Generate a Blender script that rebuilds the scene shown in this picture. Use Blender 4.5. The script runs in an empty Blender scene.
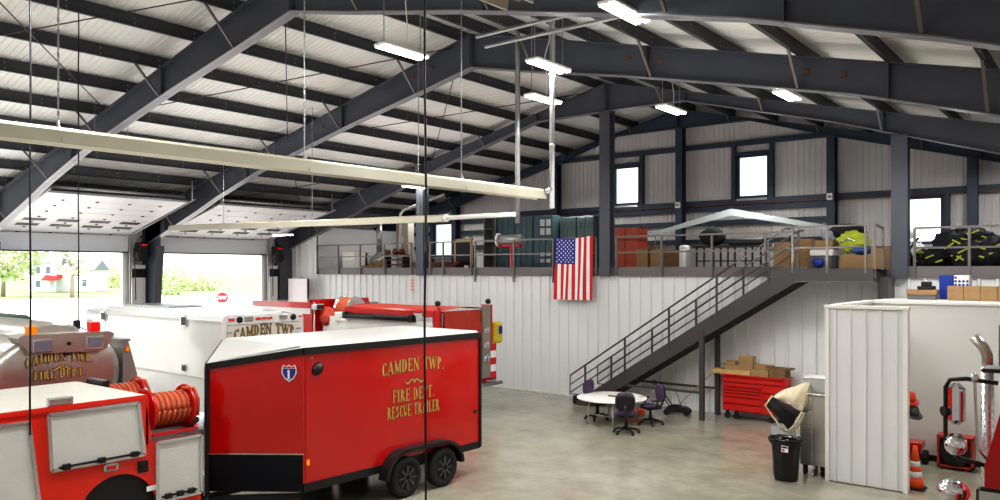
import bpy, bmesh, math, random
from mathutils import Vector, Matrix, noise
from math import sin, cos, pi, radians, sqrt, atan2
R = random.Random(7)
sc = bpy.context.scene
COL = sc.collection

# ------------------------------------------------------------ materials
def lin(c):
    out = []
    for v in c[:3]:
        v /= 255.0
        out.append(v/12.92 if v <= .04045 else ((v+.055)/1.055)**2.4)
    return out + [1.0]
MATS = {}
def mat(name, rgb, rough=.5, metal=0.0, var=0.0, scale=3.0, bump=0.0, bscale=40.0, emit=None, es=1.0, spec=None, alpha=None, coat=0.0):
    if name in MATS: return MATS[name]
    m = bpy.data.materials.new(name); m.use_nodes = True
    nt = m.node_tree; b = nt.nodes['Principled BSDF']
    b.inputs['Base Color'].default_value = lin(rgb)
    b.inputs['Roughness'].default_value = rough
    b.inputs['Metallic'].default_value = metal
    if coat: b.inputs['Coat Weight'].default_value = coat; b.inputs['Coat Roughness'].default_value = .04
    if spec is not None: b.inputs['Specular IOR Level'].default_value = spec
    if emit:
        b.inputs['Emission Color'].default_value = lin(emit); b.inputs['Emission Strength'].default_value = es
    if var > 0 or bump > 0:
        tc = nt.nodes.new('ShaderNodeTexCoord')
    if var > 0:
        n = nt.nodes.new('ShaderNodeTexNoise'); n.inputs['Scale'].default_value = scale; n.inputs['Detail'].default_value = 5
        nt.links.new(tc.outputs['Object'], n.inputs['Vector'])
        cr = nt.nodes.new('ShaderNodeValToRGB')
        l = lin(rgb)
        cr.color_ramp.elements[0].position = .3; cr.color_ramp.elements[1].position = .7
        cr.color_ramp.elements[0].color = [max(0, v*(1-var)) for v in l[:3]]+[1]
        cr.color_ramp.elements[1].color = [min(1, v*(1+var)) for v in l[:3]]+[1]
        nt.links.new(n.outputs['Fac'], cr.inputs['Fac']); nt.links.new(cr.outputs['Color'], b.inputs['Base Color'])
    if bump > 0:
        n2 = nt.nodes.new('ShaderNodeTexNoise'); n2.inputs['Scale'].default_value = bscale; n2.inputs['Detail'].default_value = 4
        nt.links.new(tc.outputs['Object'], n2.inputs['Vector'])
        bp = nt.nodes.new('ShaderNodeBump'); bp.inputs['Strength'].default_value = bump; bp.inputs['Distance'].default_value = .05
        nt.links.new(n2.outputs['Fac'], bp.inputs['Height']); nt.links.new(bp.outputs['Normal'], b.inputs['Normal'])
    if alpha is not None:
        b.inputs['Alpha'].default_value = alpha
    MATS[name] = m
    return m
steel = mat('frame_steel', (80,83,93), .55, 0, .12, .8)
steel_lit = mat('frame_steel_floor_lit', (128,128,134), .35, .2, .1, 2)  # same frame paint, lightened: floor bounce on lower flanges put into the colour
purl = mat('purlin_steel', (66,68,74), .6, 0, .1, 2)
endst = mat('end_steel', (54,64,80), .55, 0, .1, 2)
roofm = mat('roof_insulation', (230,230,226), .5, 0, .06, .6)
wallw = mat('white_ribbed_steel', (222,224,225), .42, 0, .03, .7)
wallg = mat('grey_liner_panel', (216,213,212), .6, 0, .04, .5)
plaster = mat('painted_partition', (214,213,209), .7, 0, .03, .6)
railm = mat('rail_paint', (112,108,106), .45, .2)
railk = mat('stair_paint', (74,72,72), .45, .2)
fascm = mat('fascia_paint', (112,108,108), .5, .1, .06, 1.5)
galv = mat('galvanised', (170,172,174), .35, .75, .08, 6)
beige = mat('heater_cream', (182,178,160), .45, .1, .05, 2)
brown = mat('heater_underside', (120,92,76), .6, .1, .1, 4)
black = mat('black_plastic', (22,22,24), .45)
rubber = mat('rubber', (26,26,27), .8, 0, .1, 12)
dark = mat('dark_steel', (40,40,42), .4, .4)
red = mat('fire_red', (190,16,8), .2, 0, .05, .8, coat=.5)
redor = mat('fire_orange_red', (222,38,14), .25, 0, .04, 1, coat=.5)
redt = mat('red_tarp', (176,58,42), .75, 0, .12, 4, .5, 5)
white = mat('white_gloss', (236,237,236), .15, 0, .03, 1.5, .06, 1.6, coat=.5)
whitem = mat('white_matte', (232,231,226), .55, 0, .03, 3)
shut = mat('roller_shutter_silver', (222,222,219), .4, .2, .04, 3)
alu = mat('bright_aluminium', (214,216,218), .22, .85)
chrome = mat('chrome', (235,236,238), .06, 1.0)
stain = mat('stainless', (192,189,182), .3, .85, .12, 1.2)
gold = mat('gold_leaf', (214,176,92), .4, .25)
goldk = mat('letter_outline', (54,42,22), .6)
glass = mat('tinted_glass', (20,24,28), .06, 0, spec=.8)
blue = mat('flag_blue', (32,48,140), .7)
flagr = mat('flag_red', (206,28,32), .7)
flagw = mat('flag_white', (240,240,240), .7)
card = mat('cardboard', (152,122,84), .8, 0, .1, 5)
cardd = mat('cardboard_dark', (116,92,62), .8, 0, .1, 5)
teal = mat('teal_locker', (66,88,94), .4, .3, .08, 2)
tealk = mat('teal_dark', (58,78,82), .4, .3)
orangec = mat('orange_brown_cabinet', (170,72,48), .55, 0, .08, 3)
woodd = mat('dark_wood', (96,48,34), .45, 0, .2, 6)
woodl = mat('light_wood', (190,160,104), .6, 0, .15, 8)
purple = mat('purple_fabric', (70,56,82), .9, 0, .12, 30)
hose_o = mat('orange_hose', (200,96,62), .55, 0, .08, 10)
gear = mat('turnout_black', (30,33,38), .85, 0, .25, 6, .5, 10)
lime = mat('hi_vis_lime', (172,186,50), .7, 0, .1, 5)
orange = mat('cone_orange', (244,92,24), .5)
cream = mat('fleece_cream', (206,196,168), .95, 0, .08, 12, .6, 60)
fleecek = mat('fleece_black', (34,32,31), .95, 0, .1, 12, .4, 60)
clearp = mat('clear_plastic', (215,222,222), .12, 0, alpha=.38)
wpane = mat('window_light', (250,252,255), .3, 0, emit=(246,250,255), es=1.3)
lampm = mat('lamp_tube', (255,255,250), .3, emit=(255,253,246), es=14)
bluep = mat('blue_plastic', (22,52,150), .5)
amber = mat('amber_lens', (240,140,20), .25, emit=(240,130,10), es=.25)
redl = mat('red_lens', (226,26,16), .2, emit=(230,20,10), es=.25)
rust = mat('orange_tag', (132,74,36), .7)
yellow = mat('yellow_plastic', (206,186,50), .5, 0, .1, 6)
green = mat('green_canvas', (48,76,58), .8)
leafm = mat('spring_leaves', (172,186,140), .8, 0, .2, 1)
leafy = mat('blossom_leaves', (206,210,172), .8, 0, .15, 1)
bark = mat('bark', (140,130,118), .9)
grassm = mat('lawn', (140,164,104), .95, 0, .15, .1)
gravel = mat('driveway', (232,228,222), .95, 0, .04, .3)
siding = mat('house_siding', (196,198,204), .7)
hroof = mat('house_roof', (120,124,134), .8)
matt_foot = mat('tread_plate', (96,98,100), .35, .6, 0, 1, .5, 90)
# diamond plate (black trailer stone guard)
dplate = mat('black_diamond_plate', (20,24,32), .25, .7, 0, 1, .7, 60)

def concrete():
    m = bpy.data.materials.new('polished_concrete'); m.use_nodes = True
    nt = m.node_tree; b = nt.nodes['Principled BSDF']
    tc = nt.nodes.new('ShaderNodeTexCoord')
    n1 = nt.nodes.new('ShaderNodeTexNoise'); n1.inputs['Scale'].default_value = .55; n1.inputs['Detail'].default_value = 8; n1.inputs['Roughness'].default_value = .62
    n2 = nt.nodes.new('ShaderNodeTexNoise'); n2.inputs['Scale'].default_value = 1.7; n2.inputs['Detail'].default_value = 10; n2.inputs['Roughness'].default_value = .7
    mx = nt.nodes.new('ShaderNodeMath'); mx.operation = 'ADD'
    ml = nt.nodes.new('ShaderNodeMath'); ml.operation = 'MULTIPLY'; ml.inputs[1].default_value = .5
    cr = nt.nodes.new('ShaderNodeValToRGB')
    cr.color_ramp.elements[0].position = .3; cr.color_ramp.elements[0].color = lin((118,116,100))
    cr.color_ramp.elements[1].position = .66; cr.color_ramp.elements[1].color = lin((166,163,148))
    for n in (n1, n2): nt.links.new(tc.outputs['Object'], n.inputs['Vector'])
    nt.links.new(n1.outputs['Fac'], mx.inputs[0]); nt.links.new(n2.outputs['Fac'], mx.inputs[1]); nt.links.new(mx.outputs[0], ml.inputs[0])
    nt.links.new(ml.outputs[0], cr.inputs['Fac']); nt.links.new(cr.outputs['Color'], b.inputs['Base Color'])
    r = nt.nodes.new('ShaderNodeMapRange'); r.inputs['To Min'].default_value = .1; r.inputs['To Max'].default_value = .22
    nt.links.new(n2.outputs['Fac'], r.inputs['Value']); nt.links.new(r.outputs['Result'], b.inputs['Roughness'])
    b.inputs['Specular IOR Level'].default_value = .55
    return m
floorm = concrete()

# ------------------------------------------------------------ mesh builder
ORG = {}
class MB:
    def __init__(s): s.v = []; s.f = []; s.mi = []; s.mats = []; s.cur = 0; s.sm = []
    def m(s, material):
        if material not in s.mats: s.mats.append(material)
        s.cur = s.mats.index(material); return s
    def face(s, idx, smooth=False): s.f.append(tuple(idx)); s.mi.append(s.cur); s.sm.append(smooth)
    def quad(s, a, b, c, d):
        i = len(s.v); s.v += [tuple(a), tuple(b), tuple(c), tuple(d)]; s.face((i, i+1, i+2, i+3)); return s
    def poly(s, pts):
        i = len(s.v); s.v += [tuple(p) for p in pts]; s.face(range(i, i+len(pts))); return s
    def box(s, x0, x1, y0, y1, z0, z1, M=None):
        x0, x1 = sorted((x0, x1)); y0, y1 = sorted((y0, y1)); z0, z1 = sorted((z0, z1))
        P = [(x0,y0,z0),(x1,y0,z0),(x1,y1,z0),(x0,y1,z0),(x0,y0,z1),(x1,y0,z1),(x1,y1,z1),(x0,y1,z1)]
        if M: P = [tuple(M @ Vector(p)) for p in P]
        i = len(s.v); s.v += P
        for q in ((0,3,2,1),(4,5,6,7),(0,1,5,4),(1,2,6,5),(2,3,7,6),(3,0,4,7)): s.face([i+k for k in q])
        return s
    def bbox(s, x0, x1, y0, y1, z0, z1, r=.02, M=None):      # box with chamfered vertical+top edges
        x0, x1 = sorted((x0, x1)); y0, y1 = sorted((y0, y1)); z0, z1 = sorted((z0, z1))
        def ring(x0, x1, y0, y1, z, c):
            return [(x0+c,y0,z),(x1-c,y0,z),(x1,y0+c,z),(x1,y1-c,z),(x1-c,y1,z),(x0+c,y1,z),(x0,y1-c,z),(x0,y0+c,z)]
        rings = [ring(x0+r,x1-r,y0+r,y1-r,z0,r*.5), ring(x0,x1,y0,y1,z0+r,r), ring(x0,x1,y0,y1,z1-r,r), ring(x0+r,x1-r,y0+r,y1-r,z1,r*.5)]
        s.loft(rings, True, True, M=M); return s
    def loft(s, rings, cap0=False, cap1=False, smooth=False, closed=True, M=None):
        n = len(rings[0]); base = len(s.v)
        for r in rings:
            for p in r: s.v.append(tuple(M @ Vector(p)) if M else tuple(p))
        for k in range(len(rings)-1):
            for j in range(n if closed else n-1):
                a = base+k*n+j; b = base+k*n+(j+1) % n
                s.face((a, b, b+n, a+n), smooth)
        if cap0: s.face([base+j for j in range(n-1, -1, -1)])
        if cap1: s.face([base+(len(rings)-1)*n+j for j in range(n)])
        return s
    def cyl(s, p0, p1, r0, r1=None, n=14, caps=True, smooth=True):
        r1 = r0 if r1 is None else r1
        p0 = Vector(p0); p1 = Vector(p1); d = (p1-p0).normalized()
        u = d.orthogonal().normalized(); w = d.cross(u)
        rings = [[tuple(p+u*(r*cos(2*pi*k/n))+w*(r*sin(2*pi*k/n))) for k in range(n)] for p, r in ((p0, r0), (p1, r1))]
        return s.loft(rings, caps, caps, smooth)
    def tube(s, pts, r, n=8, smooth=True):
        pts = [Vector(p) for p in pts]; rings = []
        u = None
        for i, p in enumerate(pts):
            if i == 0: d = pts[1]-p
            elif i == len(pts)-1: d = p-pts[i-1]
            else: d = (pts[i+1]-p).normalized()+(p-pts[i-1]).normalized()
            d.normalize()
            if u is None: u = d.orthogonal().normalized()
            else:
                u = u-d*u.dot(d)
                u = u.normalized() if u.length > 1e-6 else d.orthogonal().normalized()
            w = d.cross(u)
            rings.append([tuple(p+u*(r*cos(2*pi*k/n))+w*(r*sin(2*pi*k/n))) for k in range(n)])
        return s.loft(rings, True, True, smooth)
    def bar(s, p0, p1, w, h, up=(0,0,1)):
        p0 = Vector(p0); p1 = Vector(p1); d = (p1-p0).normalized(); up = Vector(up)
        sd = d.cross(up)
        if sd.length < 1e-5: sd = d.cross(Vector((0,1,0)))
        sd.normalize(); up = sd.cross(d)
        rings = [[tuple(p+sd*a*w/2+up*b*h/2) for a, b in ((-1,-1),(1,-1),(1,1),(-1,1))] for p in (p0, p1)]
        return s.loft(rings, True, True)
    def prism(s, poly, a, b, axis='y'):
        def P(u, v, t): return {'y': (u, t, v), 'x': (t, u, v), 'z': (u, v, t)}[axis]
        return s.loft([[P(u, v, a) for u, v in poly], [P(u, v, b) for u, v in poly]], True, True)
    def lathe(s, prof, c=(0,0,0), axis=(0,0,1), n=24, smooth=True, sx=1, sy=1):
        c = Vector(c); ax = Vector(axis).normalized(); u = ax.orthogonal().normalized(); w = ax.cross(u)
        if abs(ax.z) > .99: u = Vector((1,0,0)); w = Vector((0,1,0))
        rings = [[tuple(c+ax*z+u*(r*sx*cos(2*pi*k/n))+w*(r*sy*sin(2*pi*k/n))) for k in range(n)] for r, z in prof]
        return s.loft(rings, prof[0][0] > 1e-4, prof[-1][0] > 1e-4, smooth)
    def blob(s, c, sx, sy, sz, amp=.2, freq=1.5, seed=0, n=24, flat=None):
        rings = []; m = n//2
        for i in range(m+1):
            th = pi*i/m; ring = []
            for k in range(n):
                ph = 2*pi*k/n
                d = Vector((sin(th)*cos(ph), sin(th)*sin(ph), -cos(th)))
                q = 1+amp*noise.noise(d*freq+Vector((seed*7.3, seed*3.1, seed)))+amp*.5*noise.noise(d*freq*2.7+Vector((seed, 9, 4)))
                z = c[2]+d.z*sz*q
                if flat is not None: z = max(z, flat)
                ring.append((c[0]+d.x*sx*q, c[1]+d.y*sy*q, z))
            rings.append(ring)
        return s.loft(rings, False, False, True)
    def build(s, name, parent=None, world=True, kind=None, label=None):
        me = bpy.data.meshes.new(name)
        v = s.v
        o = bpy.data.objects.new(name, me); COL.objects.link(o)
        if parent is not None:
            o.parent = parent
            og = ORG.get(parent.name, (0,0,0))
            if world: v = [(a-og[0], b-og[1], c-og[2]) for a, b, c in v]
            ORG[o.name] = og
        me.from_pydata(v, [], s.f)
        for m in s.mats: me.materials.append(m)
        for p, i, q in zip(me.polygons, s.mi, s.sm): p.material_index = i; p.use_smooth = q
        me.update()
        if kind: o['kind'] = kind
        if label: o['label'] = label
        return o
def B(material): return MB().m(material)
def tag(o, label, cat, group=None, kind=None):
    o['label'] = label; o['category'] = cat
    if group: o['group'] = group
    if kind: o['kind'] = kind
    return o
def thing(name, label, cat, loc=(0,0,0), rz=0, group=None, kind=None):
    o = bpy.data.objects.new(name, None); COL.objects.link(o)
    o.location = loc; o.rotation_euler = (0, 0, rz); o.empty_display_size = .2
    ORG[o.name] = tuple(loc)
    return tag(o, label, cat, group, kind)
def struct(name, loc=(0,0,0)):
    o = bpy.data.objects.new(name, None); COL.objects.link(o); o.location = loc; ORG[o.name] = tuple(loc)
    o['kind'] = 'structure'; return o
def dup(root, loc, rz, label, group=None):
    r = root.copy(); COL.objects.link(r); r.location = loc; r.rotation_euler = (0,0,rz); r['label'] = label
    if group: r['group'] = group
    for ch in list(root.children):
        c = ch.copy(); COL.objects.link(c); c.parent = r
        for g in ch.children:
            d = g.copy(); COL.objects.link(d); d.parent = c
    return r

# ------------------------------------------------------------ ribbed sheet
def ribs(mb, P, u0, u1, v0, v1, sp, rw, dep):
    """P(u, v, d) -> point; v0/v1 numbers or functions of u; raised ribs every sp"""
    f0 = v0 if callable(v0) else (lambda u: v0)
    f1 = v1 if callable(v1) else (lambda u: v1)
    us = [(u0, 0)]
    k = math.ceil((u0-rw)/sp)
    while k*sp < u1:
        c = k*sp
        for du, d in ((-rw/2, 0), (-rw/4, dep), (rw/4, dep), (rw/2, 0)):
            if u0 < c+du < u1: us.append((c+du, d))
        k += 1
    us.append((u1, 0))
    for (a, da), (b, db) in zip(us, us[1:]):
        mb.quad(P(a, f0(a), da), P(b, f0(b), db), P(b, f1(b), db), P(a, f1(a), da))

# ------------------------------------------------------------ strokes letters (serif)
GL = {
 'C': (.62, [('arc',(.36,.5),.30,.5,40,320)], [((.58,.72),(.62,.98)),((.58,.02),(.62,.28))]),
 'A': (.74, [((.08,0),(.36,1),.05),((.36,1),(.64,0),.12),((.18,.33),(.54,.33),.05)], [((0,0),(.22,.06)),((.5,0),(.76,.06))]),
 'M': (.86, [((.12,0),(.12,1),.05),((.12,1),(.42,.1),.12),((.42,.1),(.72,1),.05),((.72,1),(.72,0),.12)], [((0,0),(.24,.06)),((.6,0),(.86,.06)),((0,.94),(.16,1)),((.7,.94),(.86,1))]),
 'D': (.70, [((.14,0),(.14,1),.12),('arc',(.2,.5),.42,.5,-90,90)], [((0,0),(.26,.06)),((0,.94),(.26,1))]),
 'E': (.60, [((.14,0),(.14,1),.12),((.1,.97),(.54,.97),.06),((.1,.03),(.54,.03),.06),((.14,.52),(.42,.52),.06)], [((0,0),(.2,.06)),((0,.94),(.2,1)),((.5,.78),(.56,1)),((.5,0),(.56,.24)),((.4,.4),(.44,.64))]),
 'N': (.78, [((.12,0),(.12,1),.05),((.12,1),(.62,0),.12),((.62,0),(.62,1),.05)], [((0,0),(.24,.06)),((0,.94),(.16,1)),((.5,.94),(.76,1))]),
 'T': (.68, [((.32,0),(.32,1),.13),((.02,.97),(.62,.97),.06)], [((.18,0),(.46,.06)),((0,.76),(.05,1)),((.59,.76),(.64,1))]),
 'W': (1.0, [((.08,1),(.28,0),.12),((.28,0),(.48,.9),.05),((.48,.9),(.68,0),.12),((.68,0),(.88,1),.05)], [((0,.94),(.2,1)),((.38,.94),(.58,1)),((.78,.94),(.98,1))]),
 'P': (.62, [((.14,0),(.14,1),.12),('arc',(.26,.74),.26,.24,-90,90),((.14,.97),(.3,.97),.06),((.14,.5),(.3,.5),.06)], [((0,0),(.28,.06)),((0,.94),(.2,1))]),
 'R': (.70, [((.14,0),(.14,1),.12),('arc',(.26,.74),.25,.24,-90,90),((.14,.97),(.3,.97),.06),((.14,.5),(.3,.5),.06),((.3,.5),(.58,0),.12)], [((0,0),(.28,.06)),((0,.94),(.2,1)),((.5,0),(.7,.06))]),
 'F': (.58, [((.14,0),(.14,1),.12),((.1,.97),(.54,.97),.06),((.14,.52),(.42,.52),.06)], [((0,0),(.28,.06)),((0,.94),(.2,1)),((.5,.76),(.56,1)),((.4,.4),(.44,.64))]),
 'I': (.34, [((.15,0),(.15,1),.13)], [((.02,0),(.28,.06)),((.02,.94),(.28,1))]),
 'S': (.56, [('arc',(.28,.74),.2,.24,20,260),('arc',(.28,.26),.22,.24,-160,80)], [((.46,.7),(.5,.96)),((.04,.06),(.08,.32))]),
 'U': (.72, [((.14,.3),(.14,1),.12),((.58,.3),(.58,1),.05),('arc',(.36,.32),.22,.3,180,360)], [((.02,.94),(.28,1)),((.46,.94),(.7,1))]),
 'L': (.58, [((.14,0),(.14,1),.12),((.1,.03),(.54,.03),.06)], [((0,0),(.2,.06)),((0,.94),(.28,1)),((.5,0),(.56,.28))]),
 'O': (.72, [('arc',(.36,.5),.3,.48,0,360)], []),
 '.': (.26, [((.08,.06),(.2,.06),.12)], []),
 '1': (.4, [((.2,0),(.2,1),.16),((.04,.78),(.2,.98),.07)], [((.02,0),(.38,.08))]),
 ' ': (.36, [], []),
}
def lettering(mb, text, P, h, fat=0.0, arch=0.0, wscale=1.0, d=0.0, n=9):
    """P(u,v,d)->point; centred on u=0, baseline v=0"""
    W = sum(GL[c][0]+.08 for c in text)*h*wscale
    x = -W/2
    def put(px, py, x0, w):
        u = x0+px*h*wscale
        k = (u/(W/2)) if W else 0
        return P(u, py*h+arch*(1-k*k), d)
    for ch in text:
        gw, st, se = GL[ch]
        for s in st:
            if s[0] == 'arc':
                (cx, cy), rx, ry, a0, a1 = s[1:]
                prev = None
                for i in range(n+1):
                    a = radians(a0+(a1-a0)*i/n)
                    t = .045+.065*abs(cos(a))+fat
                    o = (cx+(rx+.0+fat)*cos(a), cy+(ry+fat)*sin(a)); q = (cx+(rx-2*t+fat)*cos(a), cy+(ry-2*(.03)-fat)*sin(a))
                    if prev: mb.quad(put(*prev[0], x, gw), put(*prev[1], x, gw), put(*q, x, gw), put(*o, x, gw))
                    prev = (o, q)
            else:
                (ax, ay), (bx, by), t = s
                t = t*.68+fat; dx, dy = bx-ax, by-ay; L = sqrt(dx*dx+dy*dy); nx, ny = -dy/L*t, dx/L*t
                ex, ey = dx/L*fat, dy/L*fat
                mb.quad(put(ax-ex+nx, ay-ey+ny, x, gw), put(ax-ex-nx, ay-ey-ny, x, gw), put(bx+ex-nx, by+ey-ny, x, gw), put(bx+ex+nx, by+ey+ny, x, gw))
        for (ax, ay), (bx, by) in se:
            mb.quad(put(ax-fat, ay-fat, x, gw), put(bx+fat, ay-fat, x, gw), put(bx+fat, by+fat, x, gw), put(ax-fat, by+fat, x, gw))
        x += (gw+.08)*h*wscale
def sign(parent, text, P, h, arch=0, ws=1.0, name='lettering', fill=None, edge=None, outline=.035):
    mb = B(edge or goldk); lettering(mb, text, lambda u, v, d: P(u, v, .004), h, outline, arch, ws)
    mb.m(fill or gold); lettering(mb, text, lambda u, v, d: P(u, v, .008), h, 0, arch, ws)
    return mb.build(name, parent)
def flourish(parent, P, w):
    mb = B(goldk)
    for m, f, d in ((goldk, .014, .004), (gold, .0, .008)):
        mb.m(m)
        for s in (-1, 1):
            prev = None
            for i in range(11):
                t = i/10; u = s*w/2*t; v = .03*sin(t*2*pi)*(1-t*.3); th = .018*sin(pi*min(1, t+.1))+.004+f
                cur = (P(u, v+th, d), P(u, v-th, d))
                if prev: mb.quad(prev[0], prev[1], cur[1], cur[0])
                prev = cur
        mb.poly([P(.05*cos(a*pi/4)+0, .05*sin(a*pi/4), d) for a in range(8)])
    return mb.build('flourish', parent)

# ============================================================ BUILDING CONSTANTS
XL, XR = -31.0, 4.2
RIDGE = -13.6
FY = [10.3, 16.1, 23.1, 28.6]
YE = 29.2
def T(x): return 10.7-.237*abs(x-RIDGE)          # top of rafters
def roof(x): return T(x)+.34
BP = [(0,9.8),(1.8,9.42),(4.7,8.85),(7.2,8.3),(9.6,7.75),(12,7.05),(13.3,6.6),(16,5.75),(17.4,5.3)]
BP3 = [(0,9.74),(2.8,9.72),(7.3,8.53),(9.6,7.8),(12,7.05),(13.3,6.6),(16,5.75),(17.4,5.3)]
BP4 = [(0,9.96),(2.8,9.94),(5.7,9.06),(10.7,7.72),(14,6.85),(17.4,6.0)]
def b4(d):
    for (a, za), (b, zb) in zip(BP4, BP4[1:]):
        if a <= d <= b: return za+(zb-za)*(d-a)/(b-a)
    return 6.0

# ------------------------------------------------------------ floor, outdoors
o = B(floorm).box(XL, XR, -6, YE, -.12, 0).build('floor', kind='structure')
o = B(gravel).box(-130, XL-.0, -60, 200, -.3, -.03).build('driveway'); tag(o, 'pale sunlit gravel driveway outside the open doors', 'driveway', kind='stuff')
mb = B(grassm)
mb.quad((-600,-60,-.1),(-130,-60,-.1),(-130,400,-.1),(-600,400,-.1))
mb.build('lawn'); tag(bpy.data.objects['lawn'], 'green lawn stretching beyond the pale driveway', 'lawn', kind='stuff')

# ------------------------------------------------------------ end wall (gable) with windows
WINS = [(-27.1,-25.9,5.1,6.8), (-16.75,-15.6,7.15,8.7), (-11.4,-10.25,7.15,8.7), (-5.65,-4.55,5.3,6.8)]
mb = B(wallg)
PE = lambda u, v, d: (u, YE-d, v)
us = [XL]
for w in WINS: us += [w[0], w[1]]
us.append(XR)
for i in range(len(us)-1):
    a, b = us[i], us[i+1]
    segs = [(0, None)]
    if i % 2 == 1:
        w = WINS[i//2]; ribs(mb, PE, a, b, 0, w[2], .2, .07, .018); ribs(mb, PE, a, b, w[3], roof, .2, .07, .018)
    else: 
        if a < RIDGE < b:
            ribs(mb, PE, a, RIDGE, 0, roof, .2, .07, .018); ribs(mb, PE, RIDGE, b, 0, roof, .2, .07, .018)
        else: ribs(mb, PE, a, b, 0, roof, .2, .07, .018)
mb.build('wall_back', kind='structure')
for i, (a, b, z0, z1) in enumerate(WINS):
    w = struct('window_%d' % (i+1), ((a+b)/2, YE, z0))
    fr = B(endst)
    for q in ((a-.06, a+.05, z0-.06, z1+.06), (b-.05, b+.06, z0-.06, z1+.06), (a, b, z0-.06, z0+.05), (a, b, z1-.05, z1+.06)):
        fr.box(q[0], q[1], YE-.12, YE+.05, q[2], q[3])
    fr.build('window_frame', w)
    B(wpane).box(a, b, YE-.02, YE-.01, z0, z1).build('pane', w)
    jb = B(endst)
    zt = 9.2 if z1 > 8 else 7.0
    jb.box(a-.22, a-.08, YE-.25, YE-.03, z0-.3, zt).box(b+.08, b+.22, YE-.25, YE-.03, z0-.3, zt).box(a-.2, b+.2, YE-.2, YE-.03, z1+.05, z1+.15)
    jb.build('jamb', w)
    B(galv).box(a, b, YE-.26, YE-.03, z0-.14, z0-.06).build('window_sill', w)
# girts and end columns
GI = {9.2:(XL+.2, XR-.5), 7.0:(XL, XR), 6.75:(XL,-7.9), 6.22:(XL,-7.9), 5.5:(XL,-7.9)}
for z, (a, b) in GI.items():
    if z == 9.2: a, b = -19.5, -7.9
    g = B(endst)
    if z < 6.7: g.box(a, -27.35, YE-.24, YE-.05, z-.09, z+.09).box(-25.65, b, YE-.24, YE-.05, z-.09, z+.09)
    else: g.box(a, b, YE-.24, YE-.05, z-.09, z+.09)
    if z == 7.0: g.m(woodd).box(a, b, YE-.26, YE-.06, z-.13, z-.095)
    g = g.build('wall_girt'); 
    nm = {9.2:'topmost, just above the high windows',7.0:'under the high windows, maroon edged',6.75:'second below the high windows',6.22:'third below the high windows',5.5:'lowest, seen through the guard rail'}[z]
    tag(g, 'dark steel girt across the far gable wall, '+nm, 'girt', 'girts on the far gable wall')
colx = [(-25.4,'left of the column row, near the left window'),(-19.5,'just left of the flag'),(-13.6,'between the two high windows'),(-7.9,'right of the high windows above the stair top'),(-3.65,'rightmost, behind the dark gear heap'),(1.5,'out at the right end')]
for x, t in colx[:-1]:
    c = B(endst)
    top = b4(abs(x-RIDGE))+.05
    c.box(x-.14, x+.14, YE-.62, YE-.6+.01, 4.4, top).box(x-.14, x+.14, YE-.27, YE-.25, 4.4, top).box(x-.012, x+.012, YE-.6, YE-.26, 4.4, top)
    c.m(whitem)
    c = c.build('end_column'); tag(c, 'slim dark steel column on the far gable wall, '+t, 'column', 'columns of the far gable wall')
# small white lights on columns at z 7
for x in (-13.6, -7.9):
    o = B(whitem).bbox(x-.1, x+.1, YE-.76, YE-.63, 6.82, 7.06, .02)
    o.m(chrome).cyl((x, YE-.76, 6.94), (x, YE-.8, 6.94), .05)
    tag(o.build('emergency_light'), 'small white emergency light on the gable column '+('between the high windows' if x < -10 else 'above the stair top'), 'light', 'emergency lights')

# ------------------------------------------------------------ roof
mb = B(roofm)
for side in (-1, 1):
    xa, xb = (XL-.3, RIDGE) if side < 0 else (RIDGE, XR+.3)
    P = lambda u, v, d: (v, u, roof(v)-d)
    ribs(mb, P, -6, YE, xa, xb, .16, .06, .016)
mb.build('ceiling', kind='structure')
lst = ['first','second','third','fourth','fifth','sixth','seventh','eighth','ninth','tenth','eleventh']
def purlin(x, lab):
    z = T(x); s = -.237*(1 if x > RIDGE else -1)
    mb = B(purl)
    for (ya, yb) in ((-5.9, YE-.05),):
        mb.box(x-.012, x+.012, ya, yb, z, z+.3); mb.box(x-.012, x+.08, ya, yb, z, z+.012); mb.box(x-.08, x+.012, ya, yb, z+.29, z+.302)
        mb.box(x+.07, x+.08, ya, yb, z, z+.03)
    mb.m(galv)
    y = -4.3
    while y < 28:
        for dz in (.08, .2):
            mb.cyl((x-.016, y, z+dz), (x+.016, y, z+dz), .018, n=6)
        y += 1.45
    tag(mb.build('roof_purlin'), lab, 'purlin', 'roof purlins')
for k in range(10):
    x = RIDGE-.45-1.62*k-(0 if k else 0)
    purlin(x, 'dark steel purlin along the left roof slope, %s down from the ridge' % lst[k])
for k in range(10):
    x = RIDGE+.45+1.62*k
    purlin(x, 'dark steel purlin along the right roof slope, %s down from the ridge' % lst[k])

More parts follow.
